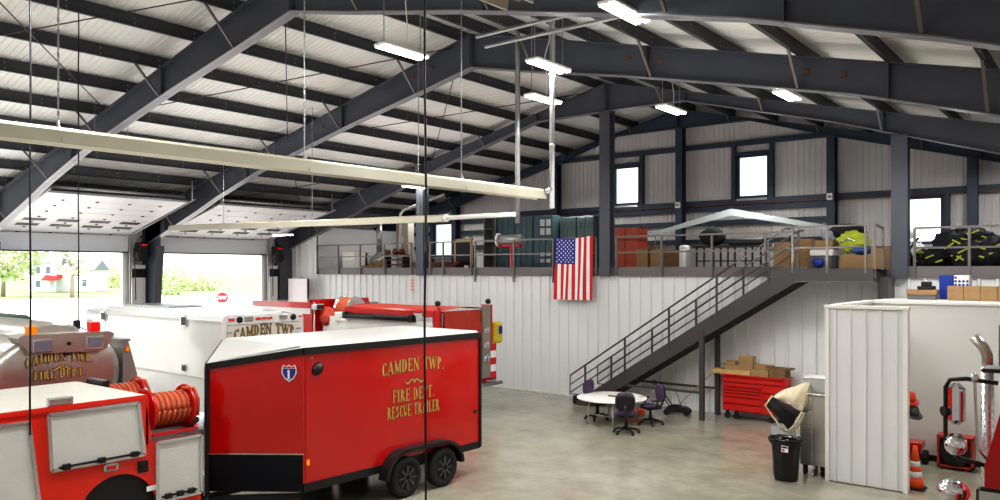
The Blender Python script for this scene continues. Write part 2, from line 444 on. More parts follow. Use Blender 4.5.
# ------------------------------------------------------------ rigid frames
def frame(i, Y, bp, lab, cols, xcols=()):
    t = thing('rigid_frame', lab, 'roof frame', (RIDGE, Y, 0), group='rigid roof frames')
    def bot(d):
        for (a, za), (b, zb) in zip(bp, bp[1:]):
            if a <= d <= b+1e-6: return za+(zb-za)*(d-a)/(b-a)
        return bp[-1][1]
    m0 = steel if i < 3 else endst
    for s in (-1, 1):
        end = 17.4 if s < 0 else 17.6
        mb = B(m0)
        ds = [d for d, _ in bp]
        for a, b in zip(ds, ds[1:]):
            xa, xb = RIDGE+s*a, RIDGE+s*b
            za, zb = bot(a), bot(b); ta, tb = T(xa), T(xb)
            pl = [(xa, za), (xb, zb), (xb, tb), (xa, ta)]
            mb.prism(pl, Y-.012, Y+.012, 'y')
            w = .13
            mb.m(m0)
            mb.prism([(xa, ta-.02), (xb, tb-.02), (xb, tb), (xa, ta)], Y-w, Y+w, 'y')
            mb.m(steel_lit if i < 3 else m0)
            mb.prism([(xa, za), (xb, zb), (xb, zb+.022), (xa, za+.022)], Y-w, Y+w, 'y')
            mb.m(m0)
        mb.build('rafter', t)
        # stiffeners
        for d in ((.03, 5.2, 10.2, 15.6) if i != 2 else (.03, 2.85, 8.6, 15.6)):
            x = RIDGE+s*d
            B(m0).box(x-.012, x+.012, Y-.125, Y+.125, bot(d), T(x)).build('stiffener', t)
        if i == 1:
            for d in (1.5, 2.2, 6.2, 6.9) if s < 0 else (4.7, 5.5, 8.7, 9.4):
                x = RIDGE+s*d; z = T(x)-.3
                B(rust).box(x-.05, x+.05, Y-.06, Y-.013, z-.035, z+.02).build('hanger_clip', t)
        # flange braces to the purlins
        k = 1
        while True:
            d = .45+1.62*k
            if d > 16.5: break
            x = RIDGE+s*d; z = bot(d)
            for sy in (-1, 1):
                if i == 3 and sy > 0: continue
                if (k % 2 == 0): continue
                L = (T(x)-z)*1.0+.15
                fb = B(railm)
                fb.bar((x, Y+sy*.1, z+.05), (x, Y+sy*(.12+L*.75), T(x)+.08), .05, .05)
                fb.build('flange_brace', t)
            k += 1
    # columns at left eave, tapered
    cm = B(m0)
    zt = 6.7
    xo = XL+.12
    for yw in ((Y-.012, Y+.012),):
        cm.prism([(xo, 0), (xo+.5, 0), (xo+1.15, 5.35), (xo+1.15, T(xo+1.15)-.02), (xo, T(xo))], yw[0], yw[1], 'y')
    cm.prism([(xo, 0), (xo+.02, 0), (xo+.02, 6.6), (xo, 6.6)], Y-.15, Y+.15, 'y')
    cm.prism([(xo+.5, 0), (xo+.52, 0), (xo+1.17, 5.35), (xo+1.15, 5.35)], Y-.15, Y+.15, 'y')
    if i < 2: cm.build('column', t)
    for xc in xcols:
        c = B(m0); top = bot(abs(xc-RIDGE)); base = 4.18
        w = .2
        c.box(xc-w, xc+w, Y-.17, Y-.15, base, top).box(xc-w, xc+w, Y+.15, Y+.17, base, top).box(xc-.012, xc+.012, Y-.15, Y+.15, base, top)
        c.box(xc-w-.02, xc+w+.02, Y-.2, Y+.2, top-.03, top)
        c.build('column', t)
    return t
frame(0, FY[0], BP, 'dark grey tapered steel roof frame, nearest, crossing the top left corner', 1)
frame(1, FY[1], BP, 'dark grey tapered steel roof frame, second back, above the red trailer', 1)
frame(2, FY[2], BP3, 'dark grey steel roof frame with three posts standing at the mezzanine edge', 1, (-22.2, -13.6, -4.6))
frame(3, FY[3], BP4, 'dark steel roof frame against the far gable wall', 1)

# rod bracing
def rod(p0, p1, lab, r=.014, m=dark):
    o = B(m).cyl(p0, p1, r, n=6).build('brace_rod'); tag(o, lab, 'brace rod', 'roof bracing rods')
def rp(x, y, dz=-.12): return (x, y, T(x)+dz)
rod(rp(-14.2, 10.5), rp(-21.5, 16.0), 'thin steel brace rod between nearest and second roof frames, falling left')
rod(rp(-21.5, 10.5), rp(-14.2, 16.0), 'thin steel brace rod between nearest and second roof frames, rising left')
rod(rp(-14.2, 16.3), rp(-21.5, 22.9), 'thin steel brace rod between second and third roof frames, falling left')
rod(rp(-21.5, 16.3), rp(-14.2, 22.9), 'thin steel brace rod between second and third roof frames, rising left')
rod(rp(-21.5, 4.3), rp(-14.2, 10.1), 'thin steel brace rod in the near bay at the top left, rising toward the ridge')
rod(rp(-14.2, 3.0), rp(-21.5, 10.1), 'thin steel brace rod in the near bay at the top left, falling from the ridge')
rod(rp(-22, 16.3), rp(-29.5, 22.9), 'thin steel brace rod over the second open door, falling left')
rod(rp(-29.5, 16.3), rp(-22, 22.9), 'thin steel brace rod over the second open door, rising left')

# ------------------------------------------------------------ left wall with two open overhead doors
DO = [(10.75, 15.15), (16.75, 21.55)]
mb = B(wallw)
PL = lambda u, v, d: (XL+d, u, v)
ribs(mb, PL, -6, 4.6, 0, 6.9, .4, .12, .03)
ribs(mb, PL, 4.6, 9.5, 5.1, 6.9, .4, .12, .03)
ribs(mb, PL, 9.5, DO[0][0], 0, 6.9, .4, .12, .03)
ribs(mb, PL, DO[0][0], DO[0][1], 5.1, 6.9, .4, .12, .03)
ribs(mb, PL, DO[0][1], DO[1][0], 0, 6.9, .4, .12, .03)
ribs(mb, PL, DO[1][0], DO[1][1], 5.1, 6.9, .4, .12, .03)
ribs(mb, PL, DO[1][1], YE, 0, 6.9, .4, .12, .03)
mb.build('wall_left', kind='structure')
panelm = mat('door_panel_white', (238,238,242), .5, 0, .02, 1)
panelg = mat('door_panel_shade', (206,210,216), .5, 0, .02, 1)
for i, (ya, yb) in enumerate(DO):
    d = struct('door_%d' % (i+1), (XL, (ya+yb)/2, 0))
    p = B(panelg); p.box(XL+.22, XL+.28, ya-.15, yb+.15, 5.1, 5.75)
    p.m(dark).box(XL+.2, XL+.3, ya-.15, yb+.15, 5.07, 5.12)
    p.build('bottom_section', d)
    x0, z0 = XL+.3, 5.78; x1, z1 = -26.4, 6.83
    n = 7
    for k in range(n):
        a, b = k/n, (k+1)/n-.006
        xa, xb = x0+(x1-x0)*a, x0+(x1-x0)*b; za, zb = z0+(z1-z0)*a, z0+(z1-z0)*b
        s = B(panelm).prism([(xa, za), (xb, zb), (xb, zb+.05), (xa, za+.05)], ya-.15, yb+.15, 'y')
        sec = s.build('door_section', d)
        hb = B(dark)
        for q in range(4):
            yy = ya+(yb-ya)*(q+.5)/4
            hb.box(xa-.03, xa+.07, yy-.03, yy+.03, za-.03, za)
        hb.build('hinge', sec)
        if k in (1, 2):
            for q in range(4):
                yy = ya+(yb-ya)*(q+.5)/4
                if q == 0 or True:
                    xc = (xa+xb)/2; zc = (za+zb)/2
                    wv = B(mat('slot_glass', (92,98,104), .15)); sl = (z1-z0)/(x1-x0)
                    wv.prism([(xc-.13, zc-.13*sl-.012), (xc+.13, zc+.13*sl-.012), (xc+.13, zc+.13*sl-.004), (xc-.13, zc-.13*sl-.004)], yy-.36, yy+.36, 'y')
                    wv.build('window_pane', sec)
    for yy in (ya-.22, yb+.22):
        tr = B(galv)
        tr.tube([(XL+.3, yy, .1), (XL+.3, yy, 5.3), (XL+.34, yy, 5.6), (XL+.5, yy, 5.8), (-26.0, yy, 6.93)], .035, 6)
        tr.bar((-26.2, yy, 6.9), (-26.2, yy, 7.6), .04, .04)
        tr.bar((-28.4, yy, 6.4), (-28.4, yy, 7.2), .04, .04)
        tr.build('track', d)
    jb = B(whitem).box(XL+.02, XL+.14, ya-.12, ya, 0, 5.1).box(XL+.02, XL+.14, yb, yb+.12, 0, 5.1).box(XL+.02, XL+.14, ya-.12, yb+.12, 5.1, 5.2)
    jb.build('jamb', d)
    sp = B(galv).cyl((-26.5, ya-.1, 7.02), (-26.5, yb+.1, 7.02), .06, n=10); sp.m(steel_lit).box(-26.65, -26.35, ya-.2, yb+.2, 6.84, 6.9)
    sp.build('end_rail', d)
    op = thing('door_operator', 'black door opener box with red light beside the %s open overhead door' % ('left' if i == 0 else 'right'), 'door opener', (XL+.5, yb+.55, 4.9), group='overhead door openers')
    B(black).bbox(XL+.35, XL+.75, yb+.35, yb+.75, 4.75, 5.5, .05).cyl((XL+.55, yb+.3, 5.0), (XL+.55, yb+.8, 5.0), .17).build('housing', op)
    B(redl).box(XL+.76, XL+.78, yb+.45, yb+.65, 5.35, 5.42).build('indicator', op)
    cd = B(black).tube([(XL+.6, yb+.5, 5.5), (XL+.75, yb+.45, 5.75), (XL+.8, yb+.3, 5.6), (XL+.55, yb+.25, 5.2), (XL+.55, yb+.3, 4.2), (XL+.5, yb+.35, 3.2)], .02)
    cd.build('cord', op)
    eb = B(plaster).box(XL+.15, XL+.3, yb+.3, yb+.85, 1.2, 4.6); eb.m(dark).box(XL+.29, XL+.31, yb+.3, yb+.85, 4.1, 4.45)
    eb.m(dark).box(XL+.3, XL+.38, yb+.55, yb+.75, 2.6, 3.0)
    tag(eb.build('conduit_cover'), 'pale vertical cover panel with dark band, right of the %s door opening' % ('left' if i == 0 else 'right'), 'cover panel')

# ------------------------------------------------------------ mezzanine
for nm, ya, yb in (('trim_2', 22.3, 23.1),):
    B(steel).box(XL+.05, XL+.3, ya, yb, 0, 6.2).build(nm, kind='structure')
ribs_ = B(wallw)
ribs(ribs_, lambda u, v, d: (XR-d, u, v), -6, YE, 0, 6.85, .4, .12, .03)
ribs_.build('wall_right', kind='structure')
ribs_ = B(wallw)
ribs(ribs_, lambda u, v, d: (u, -6+d, v), XL, RIDGE, 0, roof, .4, .12, .03); ribs(ribs_, lambda u, v, d: (u, -6+d, v), RIDGE, XR, 0, roof, .4, .12, .03)
ribs_.build('wall_front', kind='structure')
MW = 23.15
mb = B(wallw)
PM = lambda u, v, d: (u, MW-d, v)
ribs(mb, PM, XL, -28.85, 0, 6.35, .4, .1, .045)
ribs(mb, PM, -28.85, XR, 0, 4.2, .4, .1, .045)
mb.build('wall_mezzanine', kind='structure')
B(wallw).box(-28.95, -28.85, MW, YE, 4.4, 6.35).build('wall_mezzanine_return', kind='structure')
B(fascm).box(-28.85, XR, MW+.02, YE-.1, 4.2, 4.4).build('floor_mezzanine', kind='structure')
fa = B(fascm).box(-28.85, -7.0, MW-.08, MW+.02, 4.2, 4.5); fa.box(-4.75, XR, MW-.08, MW+.02, 4.2, 4.5)
fa.build('trim_1', kind='structure')
def rail(xs, Y, lab, name='guard_rail', drops=(), zb=4.38, zt=5.5):
    t = thing(name, lab, 'railing', (xs[0], Y, 4.4), group='mezzanine guard rails')
    B(railm).bar((xs[0], Y, zt), (xs[-1], Y, zt), .055, .055).build('top_rail', t)
    B(railm).bar((xs[0], Y, (zt+4.4)/2+.03), (xs[-1], Y, (zt+4.4)/2+.03), .05, .05).build('mid_rail', t)
    for x in xs:
        lo = 3.95 if x in drops else 4.22
        B(railm).bar((x, Y, lo), (x, Y, zt), .06, .06, (0,1,0)).build('post', t)
    return t
YR = MW-.12
rail([-28.75,-27.3,-25.85,-24.35,-22.75], YR, 'grey guard rail at the far left end of the mezzanine')
rail([-21.7,-21.0,-19.55], YR, 'short grey guard rail in front of the leaning dark board on the mezzanine', drops=())
rail([-19.35,-17.5,-15.75], YR, 'grey removable guard rail in front of the teal lockers', drops=(-19.35,-17.5,-15.75))
rail([-15.5,-13.98], YR, 'short grey guard rail behind the hanging flag')
rail([-13.2,-11.55,-9.85,-8.2,-7.25], YR, 'long grey guard rail between middle post and stair top')
rail([-4.25,-3.0,-1.4,.2,2.0], YR, 'grey guard rail at the right end in front of heaped dark gear')

# ------------------------------------------------------------ stair
SY0, SY1 = 21.75, 22.9
st = thing('staircase', 'dark grey steel staircase with pipe rails climbing to the mezzanine', 'staircase', (-13.9, 22.3, 0))
xa, xb, zt = -13.95, -7.2, 4.42
sl = zt/(xb-xa)
for y in (SY0, SY1):
    mb = B(railk)
    pl = [(xa, 0), (xa+.42, 0), (xb+.55, zt-.35), (-4.95, zt-.35), (-4.95, zt), (xb, zt), (xa, .04)]
    pl = [(xa, .0), (xa+.5, 0), (xb+.33, zt-.33), (-4.95, zt-.33), (-4.95, zt+.02), (xb, zt+.02), (xa, .12)]
    mb.prism(pl, y-.02, y+.02, 'y')
    mb.m(fascm); mb.bar((xb+.3, y-.04, zt-.33), (-4.95, y-.04, zt-.33), .08, .025)
    mb.build('stringer', st)
N = 25
for k in range(N):
    x = xa+.2+k*(xb-xa-.1)/N; z = (k+.75)*zt/N
    B(dark).box(x, x+.3, SY0+.02, SY1-.02, z-.04, z).build('tread', st)
B(fascm).box(xb, -4.95, SY0+.02, SY1-.02, zt-.06, zt).build('landing', st)
B(railk).box(-5.0, -4.95, SY0, MW, zt-.33, zt).build('end_plate', st)
B(railk).box(-4.95, -4.7, 22.2, 22.9, zt-.85, zt-.2).build('bracket', st)
for y, off in ((SY0, 0), (SY1, .0)):
    hr = .98
    def zz(x): return (x-xa)*sl
    xe = xb+.0
    for nm, hh, r in (('handrail', hr, .028), ('mid_rail', .68, .02), ('mid_rail', .42, .02)):
        x0 = xa-.25 if y == SY0 else xa+.1
        B(railk).tube([(x0, y, zz(x0)+hh+.12), (xe, y, zz(xe)+hh+.12)] + ([(xe+.15, y, zt+hh+.12)] if nm == 'handrail' else []), r, 8).build(nm, st)
    x0 = xa-.25 if y == SY0 else xa+.1
    B(railk).tube([(x0, y, zz(x0)+hr+.12), (x0, y, zz(x0)+.5), (x0+.5, y, zz(x0)+.5)], .022, 6).build('rail_end_loop', st)
    for x in ((-13.6,-12.15,-10.65,-9.15,-7.65) if y == SY0 else (-13.3,-11.8,-10.3,-8.8)):
        B(railk).bar((x, y-.03, max(0, zz(x)-.1)), (x, y-.03, zz(x)+hr+.12), .05, .05, (0,1,0)).build('rail_post', st)
# landing rail
for nm, z, r in (('handrail', zt+1.14, .028), ('mid_rail', zt+.58, .024)):
    B(railm).tube([(xb, SY0, z), (-5.15, SY0, z)], r, 8).build(nm, st)
for x in (-7.0, -6.1, -5.15):
    B(railm).bar((x, SY0, zt-.1), (x, SY0, zt+1.14), .055, .055, (0,1,0)).build('rail_post', st)
for x in (-9.62,):
    for y in (SY0+.02, SY1):
        zc = (x-xa)*sl-.1
        B(railk).bar((x, y, 0), (x, y, zc-.1), .13, .13, (0,1,0)).build('leg', st)
for y in (SY0+.02, SY1):
    B(railk).bar((xa+1.1, y, .8), (-9.6, y, .8), .05, .07).build('cross_bar', st)
gt = thing('safety_gate', 'small grey pipe gate standing open at the top of the stair landing', 'gate', (-4.95, 22.3, zt))
for x, y, y2 in ((-4.95, 21.85, 22.5),):
    g = B(railm)
    g.bar((x, y, 4.2), (x, y, 5.6), .055, .055, (0,1,0)).bar((x+.05, y2, 4.4), (x+.05, y2, 5.5), .055, .055, (0,1,0))
    g.bar((x, y, 5.58), (x+.05, y2, 5.5), .05, .05).bar((x, y, 5.0), (x+.05, y2, 5.0), .05, .05)
    g.build('gate_frame', gt)

# ------------------------------------------------------------ partition wing and low room at right
ZP = 3.67
mb = B(wallw)
ribs(mb, lambda u, v, d: (u, 17.15-d, v), -4.8, -3.3, 0.02, ZP-.05, .29, .06, .03)
mb.m(whitem).box(-4.85, -3.26, 17.09, 17.31, ZP-.06, ZP)
mb.m(whitem).box(-4.84, -4.76, 17.11, 17.3, 0, ZP-.061).box(-3.36, -3.28, 17.105, 17.3, 0, ZP-.061)
mb.m(plaster).box(-4.8, -3.3, 17.2, 17.3, 0, ZP-.06)
mb.build('wall_partition', kind='structure')
mb = B(plaster); mb.box(-4.8, -4.68, 17.2, 20.4, 0, ZP-.06); mb.m(whitem).box(-4.84, -4.64, 17.2, 20.4, ZP-.06, ZP)
mb.build('wall_alcove_left', kind='structure')
mb = B(plaster); mb.box(-4.8, 2.2, 20.4, 20.52, 0, ZP-.06); mb.m(whitem).box(-4.84, 2.2, 20.36, 20.56, ZP-.06, ZP)
mb.build('wall_alcove_back', kind='structure')
mb = B(plaster); mb.box(-4.8, 2.2, 20.5, MW-.06, ZP-.1, ZP-.01); mb.build('ceiling_low_room', kind='structure')
mb = B(wallw); ribs(mb, lambda u, v, d: (-4.8-d, u, v), 20.4, MW, 0, ZP-.06, .4, .1, .03); mb.build('wall_low_room', kind='structure')
B(black).box(-4.66, 2.2, 20.37, 20.4, 0, .14).build('baseboard_alcove', kind='structure')

LDOWN = 150; LUP = 120
# ------------------------------------------------------------ light fixtures, added fill lamps
def fixture(x, y, z, rz, lab):
    t = thing('high_bay_light', lab, 'light', (x,y,z), rz, group='hanging twin tube lights')
    B(whitem).bbox(-.15, .15, -.56, .56, 0, .05, .015).build('housing', t, world=False)
    for s in (-1, 1):
        B(lampm).bbox(s*.08-.05, s*.08+.05, -.54, .54, -.025, 0, .01).build('tube', t, world=False)
    H = T(x)-z-.02
    for y_ in (-.45, .45):
        ch = B(galv); k = 0
        while k*.05 < H-.05:
            q = .05+k*.05
            if k % 2: ch.box(-.009, .009, y_-.003, y_+.003, q, q+.05)
            else: ch.box(-.003, .003, y_-.009, y_+.009, q, q+.05)
            k += 1
        ch.build('chain', t, world=False)
    B(whitem).tube([(0,.1,.05), (.02,.1,.3*H), (-.05,.12,.6*H), (.05,.15,.8*H), (.05,.15,H)], .01, 6).build('power_cable', t, world=False)
    return t
LX = [(-10.0,9.9,8.3,'just beyond the nearest frame, left of the tall galvanised pipes'),(-8.3,12.0,8.2,'hanging behind the tall galvanised pipes, the larger one'),(-10.0,14.25,8.2,'between the pipes, below the larger light'),
      (-5.7,10.2,8.2,'brightest, at the top edge right of the pipes'),(-8.3,17.05,8.2,'above the middle post, right of centre'),(-5.65,17.2,8.2,'at the right, hanging under the second frame'),
      (-21.6,10.3,7.75,'far left, peeking above the long cream heater'),(-21.9,16.2,7.75,'left, peeking above the middle of the long cream heater'),(-22.2,22.6,7.75,'small, above the right half of the long cream heater'),
      (-27.6,20.3,5.9,'low, hanging over the left end of the mezzanine rail')]
for i, (x, y, z, lab) in enumerate(LX):
    fixture(x, y, z-.03, pi/2 if i == 9 else 0, 'white twin tube light, '+lab)
def area(x, y, z, sx, sy, e, rot=(0,0,0), c=(1,.985,.95)):
    L = bpy.data.lights.new('tube_and_fill_lamp', 'AREA'); L.shape = 'RECTANGLE'; L.size = sx; L.size_y = sy; L.energy = e; L.color = c
    o = bpy.data.objects.new('tube_and_fill_light', L); COL.objects.link(o); o.location = (x, y, z); o.rotation_euler = rot; return o
for x, y, z, _ in LX[:-1]:
    area(x, y, z-.065, .24, 1.05, LDOWN*(.1 if y > 22 else 1))
for x in (-22, -10, 0):
    for y in (0, 4.5):
        area(x, y, 8.0, .3, 1.1, LDOWN*1.3)  # unseen lamps out of frame, added to light the closed hall
for x, y, z in ((-17.5, 12.5, 8.2), (-17.5, 18.5, 8.2), (-3.0, 20, 7.3), (0, 13, 7.0)):
    area(x, y, z, .3, 1.1, LDOWN)  # extra lamps added near the roof as fill, no fixtures here
for x in (-25, -17, -10, -3):
    area(x, 26, 7.6, .3, 1.0, LDOWN*.6)  # added lamps that brighten the gable wall, without fixtures
for x,y in ((-20,6),(-20,13),(-20,20),(-8,5),(-8,13),(-8,20),(-26,9),(0,0),(-12,-2)):
    area(x, y, 4.6, 5, 4, LUP, (pi, 0, 0), (1,.985,.96))  # added upward lamps, fill light bounced off the ceiling

# ------------------------------------------------------------ heaters, pipes, cords
def heater(p0, p1, lab, w=.26, h=.19, hangs=()):
    t = thing('tube_heater', lab, 'heater', p0, group='radiant tube heaters')
    p0 = Vector(p0); p1 = Vector(p1); d = (p1-p0).normalized(); sd = Vector((d.y, -d.x, 0))
    prof = [(-w/2, 0), (-w*.36, h*.8), (-w*.2, h), (w*.2, h), (w*.36, h*.8), (w/2, 0), (w/2-.02, 0), (w*.33, h*.74), (w*.18, h*.93), (-w*.18, h*.93), (-w*.33, h*.74), (-w/2+.02, 0)]
    r = [[tuple(p+sd*a+Vector((0,0,b))) for a, b in prof] for p in (p0, p1)]
    B(beige).loft(r, True, True).build('reflector', t)
    B(brown).cyl(p0+Vector((0,0,h*.38)), p1+Vector((0,0,h*.38)), .05, n=10).build('burner_tube', t)
    for q in hangs:
        c = p0.lerp(p1, q)
        m = B(galv); z = c.z+h; zt_ = roof(c.x)-.33
        k = 0
        while z < zt_:
            if k % 2: m.box(c.x-.011, c.x+.011, c.y-.004, c.y+.004, z, z+.06)
            else: m.box(c.x-.004, c.x+.004, c.y-.011, c.y+.011, z, z+.06)
            z += .065; k += 1
        m.tube([tuple(c+sd*(-w/2)+Vector((0,0,.02))), tuple(c+Vector((0,0,h+.1))), tuple(c+sd*(w/2)+Vector((0,0,.02)))], .01, 5)
        m.build('hanging_chain', t)
    return t
heater((-9.4, 2.2, 5.8), (-8.5, 12.05, 5.72), 'long cream tube heater slanting across the upper left, hung on chains', hangs=(.165, .483, .79))
t = heater((-27.5, 15.3, 5.85), (-13.9, 15.3, 5.66), 'cream tube heater further back, level across the left above the vehicles', hangs=(.25, .6, .93))
B(whitem).cyl((-13.9, 15.3, 5.76), (-11.6, 15.3, 5.76), .06).cyl((-14.05, 15.3, 5.76), (-13.8, 15.3, 5.76), .1).build('end_pipe', t)
heater((-4.9, 1.5, 7.05), (-4.75, 6.35, 7.05), 'cream tube heater end poking in at the top centre', .36, .26)
p = B(galv).tube([(-8.3, 12.1, 5.55), (-8.3, 12.1, roof(-8.3)-.05)], .048, 12)
for z in (6.7, 8.0, 9.0): p.cyl((-8.3, 12.1, z), (-8.3, 12.1, z+.04), .056)
p.tube([(-8.4, 12.0, 5.85), (-8.3, 12.1, 5.9)], .05)
tag(p.build('exhaust_pipe'), 'tall shiny galvanised vertical pipe at the end of the long cream heater', 'pipe', 'vertical galvanised pipes')
p = B(galv).tube([(-11.62, 15.45, 5.55), (-11.62, 15.45, roof(-11.62)-.12)], .062, 12)
for z in (6.2, 7.6, 9.2): p.cyl((-11.62, 15.45, z), (-11.62, 15.45, z+.04), .072)
tag(p.build('exhaust_pipe'), 'tall shiny galvanised vertical pipe rising from the end of the level back heater', 'pipe', 'vertical galvanised pipes')
for k, (dy, dz) in enumerate(((0, 0), (.25, -.12))):
    o = B(galv).tube([(-9.0, 10.75+dy, 8.55+dz), (-4.6, 10.75+dy, 8.55+dz)], .035, 8).build('conduit_pipe')
    tag(o, 'thin galvanised conduit at the top centre, the %s of a pair' % ('upper' if k == 0 else 'lower'), 'pipe', 'horizontal conduits')
def cord(x, y, z0, z1, r, lab):
    pts = [(x+.012*sin(k*1.3), y, z1+(z0-z1)*k/14) for k in range(15)]
    o = B(dark).tube(pts, r, 6); o.cyl((x, y, z1-.1), (x, y, z1), .04)
    tag(o.build('ceiling_cable'), lab, 'cable', 'cables hanging from the roof')
cord(-6.25, 6.55, .02, roof(-6.25)-.03, .0135, 'thick dark cable hanging full height in front of the red trailer')
cord(-10.9, 4.17, 2.3, roof(-10.9)-.03, .013, 'thin dark cable hanging at the far left edge over the brush truck')
cord(-17.4, 7.6, 3.3, roof(-17.4)-.03, .014, 'thin cable hanging down onto the silver tank top')
# duct elbow pipe at left mezz
o = B(whitem).tube([(-25.6, 25.2, 4.4), (-25.6, 25.2, 6.95), (-25.4, 25.2, 7.1), (-23.2, 25.5, 7.7)], .06, 8).build('drain_pipe')
tag(o, 'thin white bent pipe rising behind the left mezzanine rail', 'pipe')

# ============================================================ VEHICLES
def PX(X, Yc, Zc):            # writing on a plane facing +X, u runs along +Y
    return lambda u, v, d: (X+d, Yc+u, Zc+v)
# ---- red enclosed trailer
ANG = radians(-2.5)
tr = thing('enclosed_trailer', 'big red enclosed trailer with white roof and gold lettering', 'trailer', (-11.12, 8.6, 0), ANG)
TL, TW, TH, TB = 4.55, 2.6, 3.05, .67
nx, ny = -TW/2, -1.05
body = B(red)
# main box walls, local coords: x -TW..0 , y 0..TL
body.box(-TW, 0, 0, TL, TB, TH-.07)
body.m(red).loft([[(0,0,1.15),(nx,ny,1.15),(-TW,0,1.15)], [(0,0,TH-.07),(nx,ny,2.72),(-TW,0,TH-.07)]], True, True)
body.build('body', tr, world=False)
rf = B(mat('trailer_roof_white', (206,206,204), .35, .1, .04, 1))
rf.loft([[(0.01,0,TH-.03),(.01,TL,TH-.03),(-TW-.01,TL,TH-.03),(-TW-.01,0,TH-.03)], [(-.1,0,TH+.03),(-.1,TL,TH+.03),(-TW+.1,TL,TH+.03),(-TW+.1,0,TH+.03)]], True, True)
rf.poly([(0.01,0,TH-.0),(-TW-.01,0,TH-.0),(nx,ny-.02,2.78)]); rf.poly([(-.1,0,TH+.03),(-TW+.1,0,TH+.03),(nx,ny+.02,2.79)])
rf.build('roof', tr, world=False)
tm = B(black)
tm.bar((.015, 0, TH-.06), (.015, TL, TH-.06), .05, .12); tm.bar((-TW-.015, 0, TH-.06), (-TW-.015, TL, TH-.06), .05, .12)
tm.bar((.0, 0, TH-.06), (nx, ny-.02, 2.72), .06, .11); tm.bar((-TW, 0, TH-.06), (nx, ny-.02, 2.72), .06, .11)
tm.bar((nx, ny-.01, .5), (nx, ny-.01, 2.72), .07, .07, (0,1,0))
tm.bar((.01, TL, TB-.1), (.01, TL, TH-.06), .05, .06, (0,1,0)); tm.bar((0, TL+.01, TH-.06), (-TW, TL+.01, TH-.06), .05, .1)
tm.build('trim', tr, world=False)
lo = B(black); lo.box(-TW, .012, .02, TL, TB-.13, TB+.02)
lo.build('skirt', tr, world=False)
dp = B(dplate); dp.loft([[(.012,-.02,.56),(nx,ny-.03,.56),(-TW-.01,-.02,.56)], [(.012,-.02,1.2),(nx,ny-.03,1.2),(-TW-.01,-.02,1.2)]], True, True)
dp.build('stone_guard', tr, world=False)
B(alu).bar((.03,0,1.21),(nx+.02,ny-.02,1.21),.02,.02).build('trim_strip', tr, world=False)
B(black).box(nx-.05, nx+.05, ny-.2, ny+.6, .42, .5).bar((nx, ny, .42),(-.2,.1,.42),.08,.1).build('tongue', tr, world=False)
seam = B(mat('dark_red', (150,14,8), .3)); seam.box(.0, .006, .04, .06, .7, TH-.1); seam.build('seam', tr, world=False)
fd = B(black)
wy = [2.25, 3.27]; wr = .39
pts = []
for a in range(0, 13):
    th = pi-a*pi/12*.5
    pts.append((wy[0]+cos(th)*.55, .42+sin(th)*.52))
for a in range(0, 13):
    th = pi/2-a*pi/12*.5
    pts.append((wy[1]+cos(th)*.55, .42+sin(th)*.52))
inner = [(wy[0]+(y-wy[0])*.86 if y < wy[0]+.3 else wy[1]+(y-wy[1])*.86, .42+(z-.42)*.86) for y, z in pts]
inner = [((wy[0]+(y-wy[0])*.86) if y <= wy[0]+.01 else (wy[1]+(y-wy[1])*.86 if y >= wy[1]-.01 else y), .42+(z-.42)*.86) for y, z in pts]
for k in range(len(pts)-1):
    a, b, c, d2 = pts[k], pts[k+1], inner[k+1], inner[k]
    fd.prism([a, b, c, d2], .0, .24, 'x')
fd.build('fender', tr, world=False)
B(black).box(-.25, .004, wy[0]-.42, wy[1]+.42, .5, .72).build('wheel_well', tr, world=False)
def wheel(parent, x, y, r, w, s=1, rim=mat('rim_dark', (88,90,94), .25, .8), world=False, z=None, lugs=8, name='wheel', axis='x', zc=None):
    z = r if zc is None else zc
    A = (s, 0, 0) if axis == 'x' else (0, s, 0)
    m = B(rubber)
    m.lathe([(r*.55, -w*.45), (r*.9, -w*.5), (r, -w*.35), (r, w*.35), (r*.9, w*.5), (r*.62, w*.46), (r*.6, w*.1), (r*.55, -w*.45)], (x, y, z), A, 28)
    k = m.build(name, parent, world=world)
    q = B(rim)
    q.m(black).lathe([(r*.62, w*.44), (r*.58, w*.2), (r*.2, w*.25), (r*.17, w*.42), (.001, w*.44)], (x, y, z), A, 20)
    q.m(rim)
    for i in range(lugs):
        a = 2*pi*i/lugs
        if axis == 'x': p0 = (x+s*w*.42, y+cos(a)*r*.12, z+sin(a)*r*.12); p1 = (x+s*w*.44, y+cos(a)*r*.58, z+sin(a)*r*.58)
        else: p0 = (x+cos(a)*r*.12, y+s*w*.42, z+sin(a)*r*.12); p1 = (x+cos(a)*r*.58, y+s*w*.44, z+sin(a)*r*.58)
        q.bar(p0, p1, .05*r/.37, .04*r/.37)
    q.build('rim', k, world=world)
    return k
for y in wy:
    wheel(tr, .1, y, wr, .22, 1)
    wheel(tr, -TW-.1, y, wr, .22, -1)
vent = B(black); vent.lathe([(.13,0),(.12,.04),(.06,.08),(.001,.09)], (0,.3,2.66), (1,0,0), 16, sx=1, sy=.8)
vent.build('side_vent', tr, world=False)
sg = lambda yc, zc: (lambda u, v, d: (d+.002, yc+u, zc+v))
def lsign(parent, text, P, h, arch=0, ws=1.0, fill=None, edge=None, outline=.028, name='lettering'):
    mb = B(edge or goldk); lettering(mb, text, lambda u, v, d: P(u, v, .004), h, outline, arch, ws)
    mb.m(fill or gold); lettering(mb, text, lambda u, v, d: P(u, v, .008), h, 0, arch, ws)
    return mb.build(name, parent, world=False)
lsign(tr, 'CAMDEN TWP.', sg(2.62, 2.36), .25, .05, .84)
lsign(tr, 'FIRE DEPT.', sg(2.62, 1.83), .24, 0, .76)
lsign(tr, 'RESCUE TRAILER', sg(2.62, 1.53), .23, 0, .64)
P0 = sg(2.62, 2.2); mb = B(goldk)
